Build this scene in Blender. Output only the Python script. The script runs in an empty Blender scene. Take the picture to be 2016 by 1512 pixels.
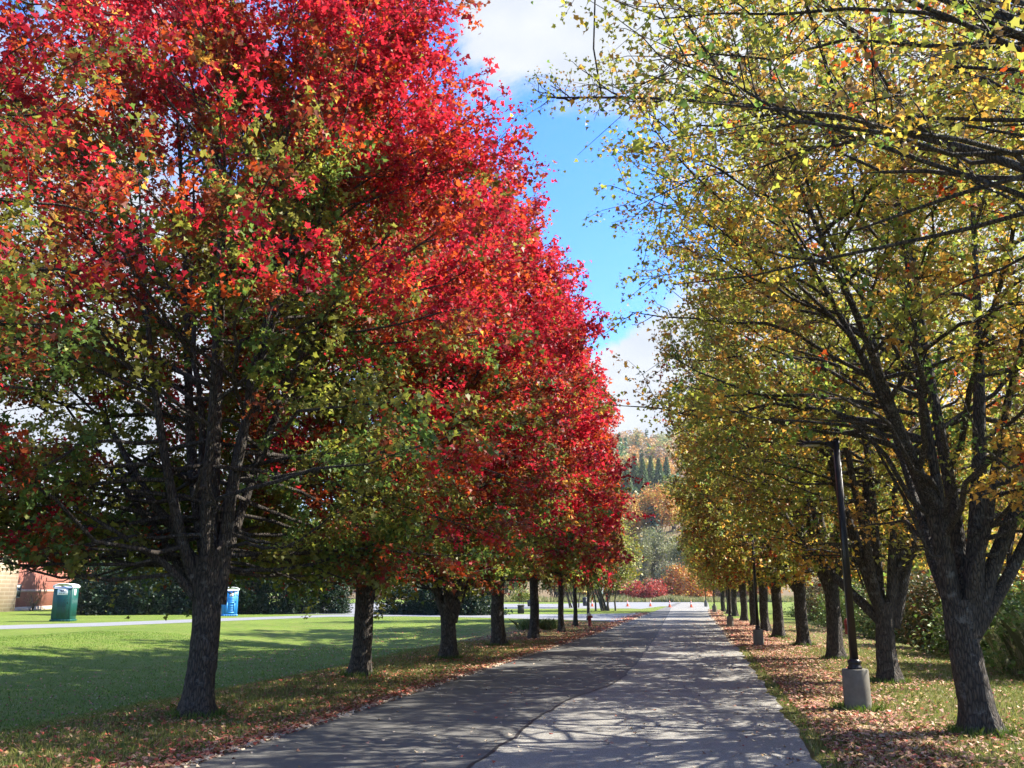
import bpy, math
import numpy as np
from mathutils import Vector
R = math.radians
sc = bpy.context.scene
COL = sc.collection

# ------------------------------------------------------------ camera, sky, sun
EYE = 1.7; F = 1750.0; HOR = 1165.0
PITCH = math.atan((HOR-756)/F)
cam = bpy.data.cameras.new("camera"); co = bpy.data.objects.new("camera", cam); COL.objects.link(co)
cam.sensor_width = 36; cam.lens = 36*F/2016; cam.clip_start = 0.05; cam.clip_end = 9000
co.location = (0, 0, EYE); co.rotation_euler = (R(90)+PITCH, 0, 0)
sc.camera = co
SUN_AZ, SUN_EL = R(76), R(40)
sd = Vector((math.sin(SUN_AZ)*math.cos(SUN_EL), math.cos(SUN_AZ)*math.cos(SUN_EL), math.sin(SUN_EL)))
sun = bpy.data.lights.new("sun", 'SUN'); so = bpy.data.objects.new("sun", sun); COL.objects.link(so)
sun.energy = 4.6; sun.angle = R(0.5); sun.color = (1.0, 0.94, 0.84)
so.rotation_euler = sd.to_track_quat('Z', 'Y').to_euler(); so.location = (60, 40, 60)
sc.view_settings.view_transform = 'Standard'; sc.view_settings.look = 'None'
sc.view_settings.gamma = 1.0; sc.view_settings.use_curve_mapping = False
sc.view_settings.exposure = 1.82
sc.cycles.diffuse_bounces = 6; sc.cycles.max_bounces = 10; sc.cycles.transparent_max_bounces = 6

W = bpy.data.worlds.new("World"); sc.world = W; W.use_nodes = True
nt = W.node_tree; nt.nodes.clear()
def N(nt, t, **kw):
    n = nt.nodes.new(t)
    for k, v in kw.items(): setattr(n, k, v)
    return n
def L(nt, a, b): nt.links.new(a, b)
def math_(nt, op, a, b=None, c=None, clamp=False):
    n = N(nt, 'ShaderNodeMath', operation=op); n.use_clamp = clamp
    for i, v in enumerate((a, b, c)):
        if v is None: continue
        if isinstance(v, (int, float)): n.inputs[i].default_value = v
        else: L(nt, v, n.inputs[i])
    return n.outputs[0]
sky = N(nt, 'ShaderNodeTexSky', sky_type='NISHITA'); sky.sun_disc = False
sky.sun_elevation = SUN_EL; sky.sun_rotation = SUN_AZ; sky.air_density = 1.2; sky.dust_density = 0.3; sky.ozone_density = 2.0
hs = N(nt, 'ShaderNodeHueSaturation'); hs.inputs['Saturation'].default_value = 1.15; hs.inputs['Value'].default_value = 0.8; hs.inputs['Hue'].default_value = 0.503
sm_ = N(nt, 'ShaderNodeMix', data_type='RGBA', blend_type='MULTIPLY'); sm_.inputs[0].default_value = 1; L(nt, sky.outputs[0], sm_.inputs[6]); sm_.inputs[7].default_value = (.55, .68, .97, 1); L(nt, sm_.outputs[2], hs.inputs['Color'])
tc = N(nt, 'ShaderNodeTexCoord')
def ray(px, py):
    v = (756-py)/F
    d = Vector(((px-1008)/F, math.cos(PITCH)-math.sin(PITCH)*v, math.sin(PITCH)+math.cos(PITCH)*v)); return d.normalized()
nz = N(nt, 'ShaderNodeTexNoise'); nz.inputs['Scale'].default_value = 5.0; nz.inputs['Detail'].default_value = 9; nz.inputs['Roughness'].default_value = 0.6; nz.inputs['Distortion'].default_value = 0.35
mp = N(nt, 'ShaderNodeMapping'); mp.inputs['Scale'].default_value = (1, 1, 1.6); mp.inputs['Location'].default_value = (3.1, 1.7, 0.4)
L(nt, tc.outputs['Generated'], mp.inputs[0]); L(nt, mp.outputs[0], nz.inputs['Vector'])
acc = math_(nt, 'SUBTRACT', nz.outputs['Fac'], 0.5)
acc = math_(nt, 'MULTIPLY', acc, 1.5)
for (px, py, w, amp) in ((1200, 40, 0.13, 0.42), (1330, -10, 0.10, 0.3), (1290, 690, 0.07, 0.33), (1240, 790, 0.06, 0.36), (1400, 730, 0.07, 0.3),
                         (150, 850, 0.3, 0.4), (1700, 60, 0.14, 0.2), (1080, 440, 0.13, -0.5), (1180, 600, 0.05, -0.3), (-2500, 300, 0.6, 0.4), (5500, 500, 0.7, 0.4), (1960, 500, 0.2, 0.3)):
    d = ray(px, py)
    vm = N(nt, 'ShaderNodeVectorMath', operation='DISTANCE'); L(nt, tc.outputs['Generated'], vm.inputs[0]); vm.inputs[1].default_value = d
    q = math_(nt, 'DIVIDE', vm.outputs['Value'], w); q = math_(nt, 'POWER', q, 2.0); q = math_(nt, 'MULTIPLY', q, -1.0); q = math_(nt, 'EXPONENT', q)
    q = math_(nt, 'MULTIPLY', q, amp); acc = math_(nt, 'ADD', acc, q)
cl = N(nt, 'ShaderNodeMapRange', interpolation_type='SMOOTHSTEP'); L(nt, acc, cl.inputs[0]); cl.inputs[1].default_value = 0.03; cl.inputs[2].default_value = 0.30
nz2 = N(nt, 'ShaderNodeTexNoise'); nz2.inputs['Scale'].default_value = 9.0; nz2.inputs['Detail'].default_value = 7; L(nt, mp.outputs[0], nz2.inputs['Vector'])
cr = N(nt, 'ShaderNodeMix', data_type='RGBA'); L(nt, nz2.outputs['Fac'], cr.inputs[0]); cr.inputs[6].default_value = (1.0, 1.2, 1.5, 1); cr.inputs[7].default_value = (2.15, 2.15, 2.18, 1)
mx = N(nt, 'ShaderNodeMix', data_type='RGBA'); L(nt, cl.outputs[0], mx.inputs[0]); L(nt, hs.outputs[0], mx.inputs[6]); L(nt, cr.outputs[2], mx.inputs[7])
bg = N(nt, 'ShaderNodeBackground'); bg.inputs[1].default_value = 0.15; L(nt, mx.outputs[2], bg.inputs[0])
wo = N(nt, 'ShaderNodeOutputWorld'); L(nt, bg.outputs[0], wo.inputs[0])

# ------------------------------------------------------------ measuring helpers
CY, SY = math.cos(PITCH), math.sin(PITCH)
def ray0(px, py):
    v = (756-py)/F
    return ((px-1008)/F, CY-SY*v, SY+CY*v)
def G(px, py, z=0.0):
    d = ray0(px, py); t = (z-EYE)/d[2]; return (d[0]*t, d[1]*t)
def atY(px, py, Y):
    d = ray0(px, py); t = Y/d[1]; return np.array((d[0]*t, Y, EYE+d[2]*t))
YAW = math.atan((1379-1008)/F)
cw, sw = math.cos(YAW), math.sin(YAW)
def US(x, y): return (x*cw-y*sw, x*sw+y*cw)
def XY(u, s): return (u*cw+s*sw, -u*sw+s*cw)

# ------------------------------------------------------------ object helpers
def tag(o, label=None, cat=None, group=None, kind=None):
    if label: o['label'] = label
    if cat: o['category'] = cat
    if group: o['group'] = group
    if kind: o['kind'] = kind
    return o
def empty(name, loc=(0, 0, 0), rz=0, sc_=1):
    o = bpy.data.objects.new(name, None); COL.objects.link(o); o.location = loc; o.rotation_euler = (0, 0, rz); o.scale = (sc_,)*3; o.empty_display_size = 0.3
    return o
def link(name, me, mat=None, parent=None):
    o = bpy.data.objects.new(name, me); COL.objects.link(o)
    if mat is not None and len(me.materials) == 0: me.materials.append(mat)
    if parent: o.parent = parent
    return o
def mesh_np(name, V, F_list, smooth=False, facecol=None):
    """F_list: list of (n,k) index arrays"""
    me = bpy.data.meshes.new(name)
    V = np.asarray(V, dtype=np.float32); me.vertices.add(len(V)); me.vertices.foreach_set('co', V.ravel())
    F_list = [np.asarray(f, dtype=np.int32) for f in F_list if len(f)]
    nl = sum(f.size for f in F_list); npoly = sum(len(f) for f in F_list)
    me.loops.add(nl); me.polygons.add(npoly)
    me.loops.foreach_set('vertex_index', np.concatenate([f.ravel() for f in F_list]))
    tot = np.concatenate([np.full(len(f), f.shape[1], dtype=np.int32) for f in F_list])
    st = np.concatenate([[0], np.cumsum(tot)[:-1]]).astype(np.int32)
    me.polygons.foreach_set('loop_start', st); me.polygons.foreach_set('loop_total', tot)
    if smooth: me.polygons.foreach_set('use_smooth', np.ones(npoly, dtype=bool))
    if facecol is not None:
        a = me.attributes.new('tint', 'FLOAT_COLOR', 'FACE')
        c = np.ones((npoly, 4), dtype=np.float32); c[:, :3] = facecol; a.data.foreach_set('color', c.ravel())
    me.update(calc_edges=True)
    return me
class MB:
    """collects simple shapes into one mesh"""
    def __init__(s): s.v = []; s.f = {}; s.n = 0
    def add(s, V, Fs):
        V = np.asarray(V, float); s.v.append(V)
        for f in Fs: s.f.setdefault(len(f), []).append([i+s.n for i in f])
        s.n += len(V); return s
    def box(s, x0, y0, z0, x1, y1, z1, bev=0.0):
        b = bev
        if b <= 0:
            V = [(x, y, z) for z in (z0, z1) for y in (y0, y1) for x in (x0, x1)]
            return s.add(V, [(0, 2, 3, 1), (4, 5, 7, 6), (0, 1, 5, 4), (2, 6, 7, 3), (0, 4, 6, 2), (1, 3, 7, 5)])
        oct_ = [(x0+b, y0), (x1-b, y0), (x1, y0+b), (x1, y1-b), (x1-b, y1), (x0+b, y1), (x0, y1-b), (x0, y0+b)]
        oc2 = [(x0+2*b, y0+b), (x1-2*b, y0+b), (x1-b, y0+2*b), (x1-b, y1-2*b), (x1-2*b, y1-b), (x0+2*b, y1-b), (x0+b, y1-2*b), (x0+b, y0+2*b)]
        V = [(a, c, z0+b) for a, c in oct_]+[(a, c, z1-b) for a, c in oct_]+[(a, c, z0) for a, c in oc2]+[(a, c, z1) for a, c in oc2]
        Fs = [(i, (i+1) % 8, 8+(i+1) % 8, 8+i) for i in range(8)]+[(16+i, 16+(i+1) % 8, (i+1) % 8, i) for i in range(8)]+[(8+i, 8+(i+1) % 8, 24+(i+1) % 8, 24+i) for i in range(8)]
        Fs += [tuple(range(23, 15, -1)), tuple(range(24, 32))]
        return s.add(V, Fs)
    def lathe(s, prof, n=20, c=(0, 0, 0), sides=None):
        V = []; Fs = []
        for r, z in prof:
            for i in range(n):
                a = 2*math.pi*i/n; V.append((c[0]+r*math.cos(a), c[1]+r*math.sin(a), c[2]+z))
        for k in range(len(prof)-1):
            for i in range(n):
                j = (i+1) % n; Fs.append((k*n+i, k*n+j, (k+1)*n+j, (k+1)*n+i))
        Fs.append(tuple(range(n-1, -1, -1))); Fs.append(tuple((len(prof)-1)*n+i for i in range(n)))
        return s.add(V, Fs)
    def bar(s, p, q, r, r2=None, n=10):
        p = np.array(p, float); q = np.array(q, float); r2 = r if r2 is None else r2
        d = q-p; d /= np.linalg.norm(d); a = np.cross(d, (0, 0, 1) if abs(d[2]) < .9 else (1, 0, 0)); a /= np.linalg.norm(a); b = np.cross(d, a)
        V = [p+r*(math.cos(2*math.pi*i/n)*a+math.sin(2*math.pi*i/n)*b) for i in range(n)]+[q+r2*(math.cos(2*math.pi*i/n)*a+math.sin(2*math.pi*i/n)*b) for i in range(n)]
        Fs = [(i, n+i, n+(i+1) % n, (i+1) % n) for i in range(n)]+[tuple(range(n)), tuple(range(2*n-1, n-1, -1))]
        return s.add(V, Fs)
    def build(s, name, mat, parent=None, smooth=False):
        me = mesh_np(name, np.concatenate(s.v), [np.array(f) for f in s.f.values()], smooth)
        return link(name, me, mat, parent)

# ------------------------------------------------------------ materials
def new_mat(name):
    m = bpy.data.materials.new(name); m.use_nodes = True; t = m.node_tree; t.nodes.clear()
    o = N(t, 'ShaderNodeOutputMaterial'); b = N(t, 'ShaderNodeBsdfPrincipled'); L(t, b.outputs[0], o.inputs[0]); return m, t, b, o
def noise(t, scale, detail=4, rough=0.55, vec=None, dist=0):
    n = N(t, 'ShaderNodeTexNoise'); n.inputs['Scale'].default_value = scale; n.inputs['Detail'].default_value = detail; n.inputs['Roughness'].default_value = rough; n.inputs['Distortion'].default_value = dist
    if vec is not None: L(t, vec, n.inputs['Vector'])
    return n.outputs['Fac']
def ramp(t, fac, stops):
    n = N(t, 'ShaderNodeValToRGB'); L(t, fac, n.inputs[0]); e = n.color_ramp.elements
    while len(e) > 1: e.remove(e[-1])
    e[0].position = stops[0][0]; e[0].color = (*stops[0][1], 1)
    for p, c in stops[1:]: x = e.new(p); x.color = (*c, 1)
    return n.outputs[0]
def mixc(t, fac, a, b, mode='MIX'):
    n = N(t, 'ShaderNodeMix', data_type='RGBA', blend_type=mode)
    for i, v in ((0, fac), (6, a), (7, b)):
        if isinstance(v, tuple): n.inputs[i].default_value = (*v, 1)
        elif isinstance(v, (int, float)): n.inputs[i].default_value = v
        else: L(t, v, n.inputs[i])
    return n.outputs[2]
def bump(t, b, h, strength=0.5, dist=0.02):
    n = N(t, 'ShaderNodeBump'); n.inputs['Strength'].default_value = strength; n.inputs['Distance'].default_value = dist; L(t, h, n.inputs['Height']); L(t, n.outputs[0], b.inputs['Normal'])
def objco(t, scale=(1, 1, 1)):
    c = N(t, 'ShaderNodeTexCoord'); m = N(t, 'ShaderNodeMapping'); m.inputs['Scale'].default_value = scale; L(t, c.outputs['Object'], m.inputs[0]); return m.outputs[0]
def plain(name, c, rough=0.5, metal=0, var=0.15, scale=8):
    m, t, b, o = new_mat(name); v = objco(t)
    f = noise(t, scale, 5, .6, v)
    L(t, mixc(t, f, tuple(x*(1-var) for x in c), tuple(min(1, x*(1+var)) for x in c)), b.inputs['Base Color'])
    b.inputs['Roughness'].default_value = rough; b.inputs['Metallic'].default_value = metal
    return m
def leaf_mat(name, transl=0.45, rough=0.42, spec=0.5, boost=1.0):
    m, t, b, o = new_mat(name)
    a = N(t, 'ShaderNodeAttribute'); a.attribute_name = 'tint'
    b.inputs['Roughness'].default_value = rough; b.inputs['Specular IOR Level'].default_value = spec
    L(t, a.outputs['Color'], b.inputs['Base Color'])
    tr = N(t, 'ShaderNodeBsdfTranslucent'); L(t, mixc(t, 1.0, a.outputs['Color'], (boost, boost, boost*0.8), 'MULTIPLY'), tr.inputs[0])
    mxs = N(t, 'ShaderNodeMixShader'); mxs.inputs[0].default_value = transl; L(t, b.outputs[0], mxs.inputs[1]); L(t, tr.outputs[0], mxs.inputs[2]); L(t, mxs.outputs[0], o.inputs[0])
    return m
M_LEAF = leaf_mat('maple_leaf', 0.5, 0.52, 0.35, 1.25)
M_SHRUB = leaf_mat('shrub_leaf', 0.25, 0.55, 0.3)
M_LITTER = leaf_mat('dry_leaf', 0.1, 0.6, 0.3)
M_BLADE = leaf_mat('grass_blade', 0.35, 0.5, 0.3)

def bark_mat(name, dark=(0.008, 0.007, 0.006), mid=(0.085, 0.066, 0.050), pale=(0.24, 0.235, 0.21)):
    m, t, b, o = new_mat(name)
    v = objco(t, (1, 1, 0.2)); w = objco(t)
    f = noise(t, 40, 8, .75, v, 1.0); vo = N(t, 'ShaderNodeTexVoronoi', feature='DISTANCE_TO_EDGE'); vo.inputs['Scale'].default_value = 34; L(t, v, vo.inputs['Vector'])
    h = math_(t, 'MULTIPLY', math_(t, 'MULTIPLY', vo.outputs['Distance'], 2.2, clamp=True), f)
    c = ramp(t, h, [(0.0, dark), (0.22, mid), (0.6, tuple(x*1.5 for x in mid))])
    lich = ramp(t, noise(t, 7, 8, .75, w), [(0.55, (0, 0, 0)), (0.66, (1, 1, 1))])
    L(t, mixc(t, math_(t, 'MULTIPLY', lich, 0.55), c, pale), b.inputs['Base Color'])
    b.inputs['Roughness'].default_value = 0.9; bump(t, b, h, 1.0, 0.06); return m
M_BARK = bark_mat('maple_bark')
M_TWIG = plain('grey_bark', (0.085, 0.07, 0.058), 0.85, 0, 0.4, 12)

def ground_mat():
    m, t, b, o = new_mat('lawn')
    c = N(t, 'ShaderNodeTexCoord'); v = c.outputs['Object']
    a = N(t, 'ShaderNodeAttribute'); a.attribute_name = 'verge'
    fine = noise(t, 60, 4, .8, v); mid_ = noise(t, 2.2, 6, .65, v); big = noise(t, 0.25, 4, .6, v)
    green = ramp(t, big, [(0.3, (0.10, 0.18, 0.02)), (0.7, (0.18, 0.27, 0.035))])
    green = mixc(t, math_(t, 'MULTIPLY', ramp(t, noise(t, 9, 5, .7, v), [(0.4, (0, 0, 0)), (0.7, (1, 1, 1))]), 0.45), green, (0.22, 0.25, 0.05))
    green = mixc(t, math_(t, 'MULTIPLY', ramp(t, noise(t, 1.1, 7, .75, v, 1.0), [(0.48, (0, 0, 0)), (0.62, (1, 1, 1))]), 0.5), green, (0.27, 0.25, 0.08))
    dry = ramp(t, mid_, [(0.3, (0.11, 0.13, 0.028)), (0.52, (0.19, 0.16, 0.055)), (0.7, (0.24, 0.17, 0.08))])
    f = math_(t, 'ADD', a.outputs['Fac'], math_(t, 'MULTIPLY', math_(t, 'SUBTRACT', mid_, 0.5), 0.9), clamp=True)
    col = mixc(t, f, green, dry)
    col = mixc(t, 1.0, col, ramp(t, fine, [(0.3, (0.55, 0.55, 0.55)), (0.7, (1.25, 1.25, 1.25))]), 'MULTIPLY')
    L(t, col, b.inputs['Base Color']); b.inputs['Roughness'].default_value = 0.85; b.inputs['Specular IOR Level'].default_value = 0.15
    bump(t, b, math_(t, 'ADD', fine, noise(t, 14, 4, .7, v)), 0.9, 0.05); return m
def asphalt_mat(name, lo, hi, grain=180, coarse=0.5, streak=True):
    m, t, b, o = new_mat(name)
    c = N(t, 'ShaderNodeTexCoord'); v = c.outputs['Object']
    mp_ = N(t, 'ShaderNodeMapping'); mp_.inputs['Rotation'].default_value = (0, 0, YAW); mp_.inputs['Scale'].default_value = (2.2, 0.12, 1); L(t, v, mp_.inputs[0])
    st = noise(t, 1.2, 5, .6, mp_.outputs[0]); g = noise(t, grain, 3, .9, v); pt = noise(t, 1.3, 6, .7, v); g2 = noise(t, 38, 5, .8, v)
    col = mixc(t, math_(t, 'MULTIPLY', math_(t, 'ADD', st, pt), 0.5), lo, hi)
    col = mixc(t, 1.0, col, ramp(t, g, [(0.3, (1-coarse,)*3), (0.5, (1, 1, 1)), (0.68, (1+coarse*1.4,)*3)]), 'MULTIPLY')
    col = mixc(t, 1.0, col, ramp(t, g2, [(0.3, (1-coarse*.5,)*3), (0.7, (1+coarse*.5,)*3)]), 'MULTIPLY')
    L(t, col, b.inputs['Base Color']); b.inputs['Roughness'].default_value = 0.75; b.inputs['Specular IOR Level'].default_value = 0.4
    bump(t, b, math_(t, 'ADD', g, g2), 0.6, 0.006); return m
M_ASP_L = asphalt_mat('newer_asphalt', (0.095, 0.092, 0.082), (0.155, 0.150, 0.135), 200, 0.35)
M_ASP_R = asphalt_mat('worn_asphalt', (0.14, 0.134, 0.118), (0.30, 0.286, 0.252), 110, 0.8)
M_ASP_F = asphalt_mat('drive_asphalt', (0.16, 0.165, 0.17), (0.26, 0.26, 0.26), 90, 0.3)
M_CRACK = plain('crack_filler', (0.016, 0.016, 0.017), 0.6)
M_CONC = plain('concrete', (0.15, 0.138, 0.11), 0.95, 0, 0.5, 9)
M_POLE = plain('bronze_metal', (0.018, 0.016, 0.017), 0.35, 0.3, 0.2)

# ------------------------------------------------------------ terrain
def sm(x, a, b):
    t = np.clip((x-a)/(b-a), 0, 1); return t*t*(3-2*t)
def terrain(x, y):
    x = np.asarray(x, float); y = np.asarray(y, float)
    u = x*cw-y*sw; s = x*sw+y*cw
    d = -u-7.6
    z = -0.55*sm(d, 0, 4.5)*(1-sm(d, 8, 17))*(1-sm(s, 36, 50))
    z = z-0.06*sm(d, 0, 3)*(np.sin(s*.33)*.5+.5)*(1-sm(s, 36, 50))*(1-sm(d, 6, 9))
    z = z-0.75*sm(u, 4.6, 13)*(1-sm(s, 70, 110))
    return z
def lattice(us, ss): return np.meshgrid(us, ss)
us = np.concatenate([-np.geomspace(3000, 40, 14), np.arange(-39, -16, 1.5), np.arange(-16, 16, .45), np.geomspace(16.5, 3000, 22)])
ss = np.concatenate([[-400, -100, -40, -20], np.arange(-10, 60, .8), np.geomspace(61, 3500, 30)])
U, S = lattice(us, ss); X = U*cw+S*sw; Y = -U*sw+S*cw
Z = terrain(X, Y); V = np.stack([X, Y, Z], -1).reshape(-1, 3)
nu, ns = len(us), len(ss); idx = np.arange(nu*ns).reshape(ns, nu)
quads = np.stack([idx[:-1, :-1], idx[:-1, 1:], idx[1:, 1:], idx[1:, :-1]], -1).reshape(-1, 4)
gm = mesh_np('ground', V, [quads], True)
at = gm.attributes.new('verge', 'FLOAT', 'POINT')
uu, s_ = U.ravel(), S.ravel()
vg = np.where(uu < -2, 1.0-sm(-uu, 7.6, 12.5), np.where(uu < 20, 0.85-.35*sm(uu, 3, 7), 0.6))
vg = vg*(1-sm(s_, 52, 60)*0.8)
vg = np.maximum(vg, 0.0); at.data.foreach_set('value', vg.astype(np.float32))
M_GROUND = ground_mat()
tag(link('ground', gm, M_GROUND), kind='structure')

# ------------------------------------------------------------ road
rl = [G(*p) for p in ((350, 1512), (640, 1420), (900, 1335), (1100, 1271), (1180, 1246), (1212, 1233))]
u_l = np.mean([US(*p)[0] for p in rl[:4]])
rrp = [G(*p) for p in ((1610, 1512), (1545, 1410), (1480, 1315), (1430, 1246), (1400, 1212))]
u_r = np.mean([US(*p)[0] for p in rrp])
print('road edges', [round(US(*p)[0], 2) for p in rl], [round(US(*p)[0], 2) for p in rrp])
rng = np.random.default_rng(5)
def seam_u(s):
    pts = [US(*G(*p)) for p in ((930, 1512), (1030, 1437), (1105, 1385), (1215, 1345), (1255, 1305), (1290, 1255), (1312, 1215), (1322, 1196))]
    return np.interp(s, [p[1] for p in pts], [p[0] for p in pts])
def edge_l(s):
    pts = [US(*p) for p in rl]; return np.interp(s, [p[1] for p in pts], [p[0] for p in pts])
def edge_r(s):
    pts = [US(*p) for p in rrp]; return np.interp(s, [p[1] for p in pts], [p[0] for p in pts])
WN = np.random.default_rng(3).normal(0, 1, 900)
def wob(s, k): return 0.03*np.sin(s*2.3+k)+0.025*np.sin(s*5.1+2*k)+0.03*WN[(np.arange(len(s))+k*97) % 900]*(np.asarray(s) < 40)
S_END = 150
srs = np.concatenate([np.arange(-25, 60, .35), np.arange(60, S_END, 2.0)])
def strip(name, ul, ur, z, mat, ss_=srs, n=6):
    a = np.linspace(0, 1, n)[None, :]; Um = ul[:, None]*(1-a)+ur[:, None]*a; Sm = np.repeat(ss_[:, None], n, 1)
    X = Um*cw+Sm*sw; Y = -Um*sw+Sm*cw; V = np.stack([X, Y, np.full_like(X, z)], -1).reshape(-1, 3)
    i = np.arange(len(ss_)*n).reshape(len(ss_), n); q = np.stack([i[:-1, :-1], i[:-1, 1:], i[1:, 1:], i[1:, :-1]], -1).reshape(-1, 4)
    return tag(link(name, mesh_np(name, V, [q]), mat), kind='structure')
su = seam_u(srs)+wob(srs, 1)*.5
strip('road', edge_l(srs)+wob(srs, 2), su, 0.012, M_ASP_L)
strip('road', su, edge_r(srs)+wob(srs, 4), 0.012, M_ASP_R)
ms = srs < 85
strip('road_crack', su[ms]-0.02-.012*rng.random(ms.sum()), su[ms]+0.02, 0.016, M_CRACK, srs[ms], 2)
# joints across the worn lane
for k, (px0, px1, py) in enumerate(((1140, 1560, 1405), (1245, 1500, 1312), (1180, 1570, 1361), (1310, 1420, 1233), (1085, 1600, 1440))):
    p0 = US(*G(px0, py+3)); p1 = US(*G(px1, py)); n = 40; t_ = np.linspace(0, 1, n)
    Uc = p0[0]+(p1[0]-p0[0])*t_; Sc = p0[1]+(p1[1]-p0[1])*t_+0.03*np.sin(t_*23+k)+0.02*np.cumsum(rng.normal(0, .3, n))
    wd = 0.012*(0.4+rng.random(n))
    A = np.stack([Uc*cw+(Sc-wd)*sw, -Uc*sw+(Sc-wd)*cw, np.full(n, .0165)], -1); B = np.stack([Uc*cw+(Sc+wd)*sw, -Uc*sw+(Sc+wd)*cw, np.full(n, .0165)], -1)
    i = np.arange(n-1); link_ = link('road_crack', mesh_np('road_crack', np.concatenate([A, B]), [np.stack([i, i+1, n+i+1, n+i], -1)]), M_CRACK); tag(link_, kind='structure')
# side drives and the far parking area, as flat polygons measured on the plane
def poly_sheet(name, pxs, z, mat):
    V = [(*G(*p), z) for p in pxs]; me = mesh_np(name, V, [np.array([list(range(len(V)))])]); return tag(link(name, me, mat), kind='structure')
poly_sheet('side_road', [(-900, 1266), (0, 1239), (200, 1233), (400, 1224.5), (650, 1214.5), (800, 1213.5), (950, 1216), (1060, 1219), (1150, 1221.5), (1206, 1224), (1214, 1236), (1222, 1223), (1250, 1214), (1262, 1206), (1240, 1207.5), (1150, 1209), (1050, 1209.5), (950, 1209.5), (800, 1209), (650, 1210.5), (400, 1218.5), (200, 1226), (0, 1231.5), (-900, 1257)], 0.008, M_ASP_F)
poly_sheet('parking_lot', [(700, 1199.5), (1240, 1198), (1262, 1199), (1300, 1194), (1370, 1192), (1395, 1193), (1385, 1186), (1280, 1183), (1100, 1189), (700, 1189)], 0.009, M_ASP_F)
poly_sheet('side_road', [(560, 1209.5), (770, 1209.5), (790, 1190), (740, 1186), (640, 1190)], 0.0075, M_ASP_F)

# ------------------------------------------------------------ leaves
LEAF10 = np.array([(0, 0), (.30, -.07), (.27, .10), (.50, .33), (.24, .45), (.05, .92), (-.21, .50), (-.50, .29), (-.27, .10), (-.26, -.09)])
LEAF6 = np.array([(0, 0), (.42, .18), (.25, .45), (0, .88), (-.25, .45), (-.42, .18)])
LEAF4 = np.array([(0, 0), (.38, .42), (0, .88), (-.38, .42)])
LEAF3 = np.array([(-.3, 0), (.3, 0), (0, 1)])
def norm(a): return a/np.maximum(np.linalg.norm(a, axis=-1, keepdims=True), 1e-9)
def leaves(C, size, tint, rng, tmpl=LEAF10, up=0.6, droop=0.5, fold=0.25):
    n = len(C)
    nrm = rng.normal(0, 1, (n, 3)); nrm = norm(nrm); nrm[:, 2] = np.abs(nrm[:, 2])*1.0+up; nrm = norm(nrm)
    d = rng.normal(0, 1, (n, 3)); d[:, 2] -= droop; a = norm(np.cross(nrm, d)); b = np.cross(a, nrm)
    b = np.where((b*d).sum(1, keepdims=True) < 0, -b, b)
    size = np.asarray(size).reshape(-1, 1, 1)*np.ones((n, 1, 1))
    k = len(tmpl); T = tmpl[None]; zf = np.abs(T[..., 0])*fold-0.25*T[..., 1]**2
    V = C[:, None]+size*(T[..., 0:1]*a[:, None]+T[..., 1:2]*b[:, None]+zf[..., None]*nrm[:, None])
    Fx = np.arange(n*k).reshape(n, k)
    return V.reshape(-1, 3), Fx, tint
def pick(rng, palette, w, n, key=None, keep=.84):
    palette = np.array(palette); u = rng.random(n)
    if key is not None: kf = np.abs(key*17.317) % 1.0; u = np.where(rng.random(n) < keep, kf, u)
    return palette[np.minimum(np.searchsorted(np.cumsum(w)/sum(w), u), len(palette)-1)]
RED = np.array((0.52, 0.024, 0.046)); CRIM = np.array((0.28, 0.012, 0.028)); ORNG = np.array((0.50, 0.085, 0.022)); RUST = np.array((0.24, 0.060, 0.028))
OLIV = np.array((0.20, 0.195, 0.045)); GRN = np.array((0.115, 0.19, 0.045)); YEL = np.array((0.56, 0.41, 0.07)); YGR = np.array((0.29, 0.31, 0.055)); GOLD = np.array((0.60, 0.33, 0.07)); BRWN = np.array((0.27, 0.17, 0.08))

def tubes(P, Rr, sides):
    """P (n,m,3) Rr (n,m)"""
    n, m, _ = P.shape
    T = np.gradient(P, axis=1); T = norm(T); mt = norm(T.mean(1))
    ref = np.where(np.abs(mt[:, 2:3]) > .75, np.array([[1., 0, 0]]), np.array([[0., 0, 1]]))[:, None, :]
    A = norm(np.cross(T, ref)); B = np.cross(T, A)
    an = np.arange(sides)*2*math.pi/sides
    V = P[:, :, None]+Rr[:, :, None, None]*(np.cos(an)[None, None, :, None]*A[:, :, None]+np.sin(an)[None, None, :, None]*B[:, :, None])
    base = (np.arange(n)*m*sides)[:, None, None]; k = (np.arange(m-1)*sides)[None, :, None]; i = np.arange(sides)[None, None, :]; j = (i+1) % sides
    Fq = np.stack([base+k+i, base+k+j, base+k+sides+j, base+k+sides+i], -1).reshape(-1, 4)
    return V.reshape(-1, 3), Fq
class Parts:
    def __init__(s): s.V = []; s.F = []; s.n = 0
    def add(s, V, F): s.V.append(V); s.F.append(F+s.n); s.n += len(V)
def resample(P, m):
    P = np.asarray(P, float); d = np.concatenate([[0], np.cumsum(np.linalg.norm(np.diff(P, axis=0), axis=1))]); t = np.linspace(0, d[-1], m)
    Q = np.stack([np.interp(t, d, P[:, i]) for i in range(3)], -1)
    K = Q.copy()
    for _ in range(2): K[1:-1] = (K[:-2]+2*K[1:-1]+K[2:])/4
    return K

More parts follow.
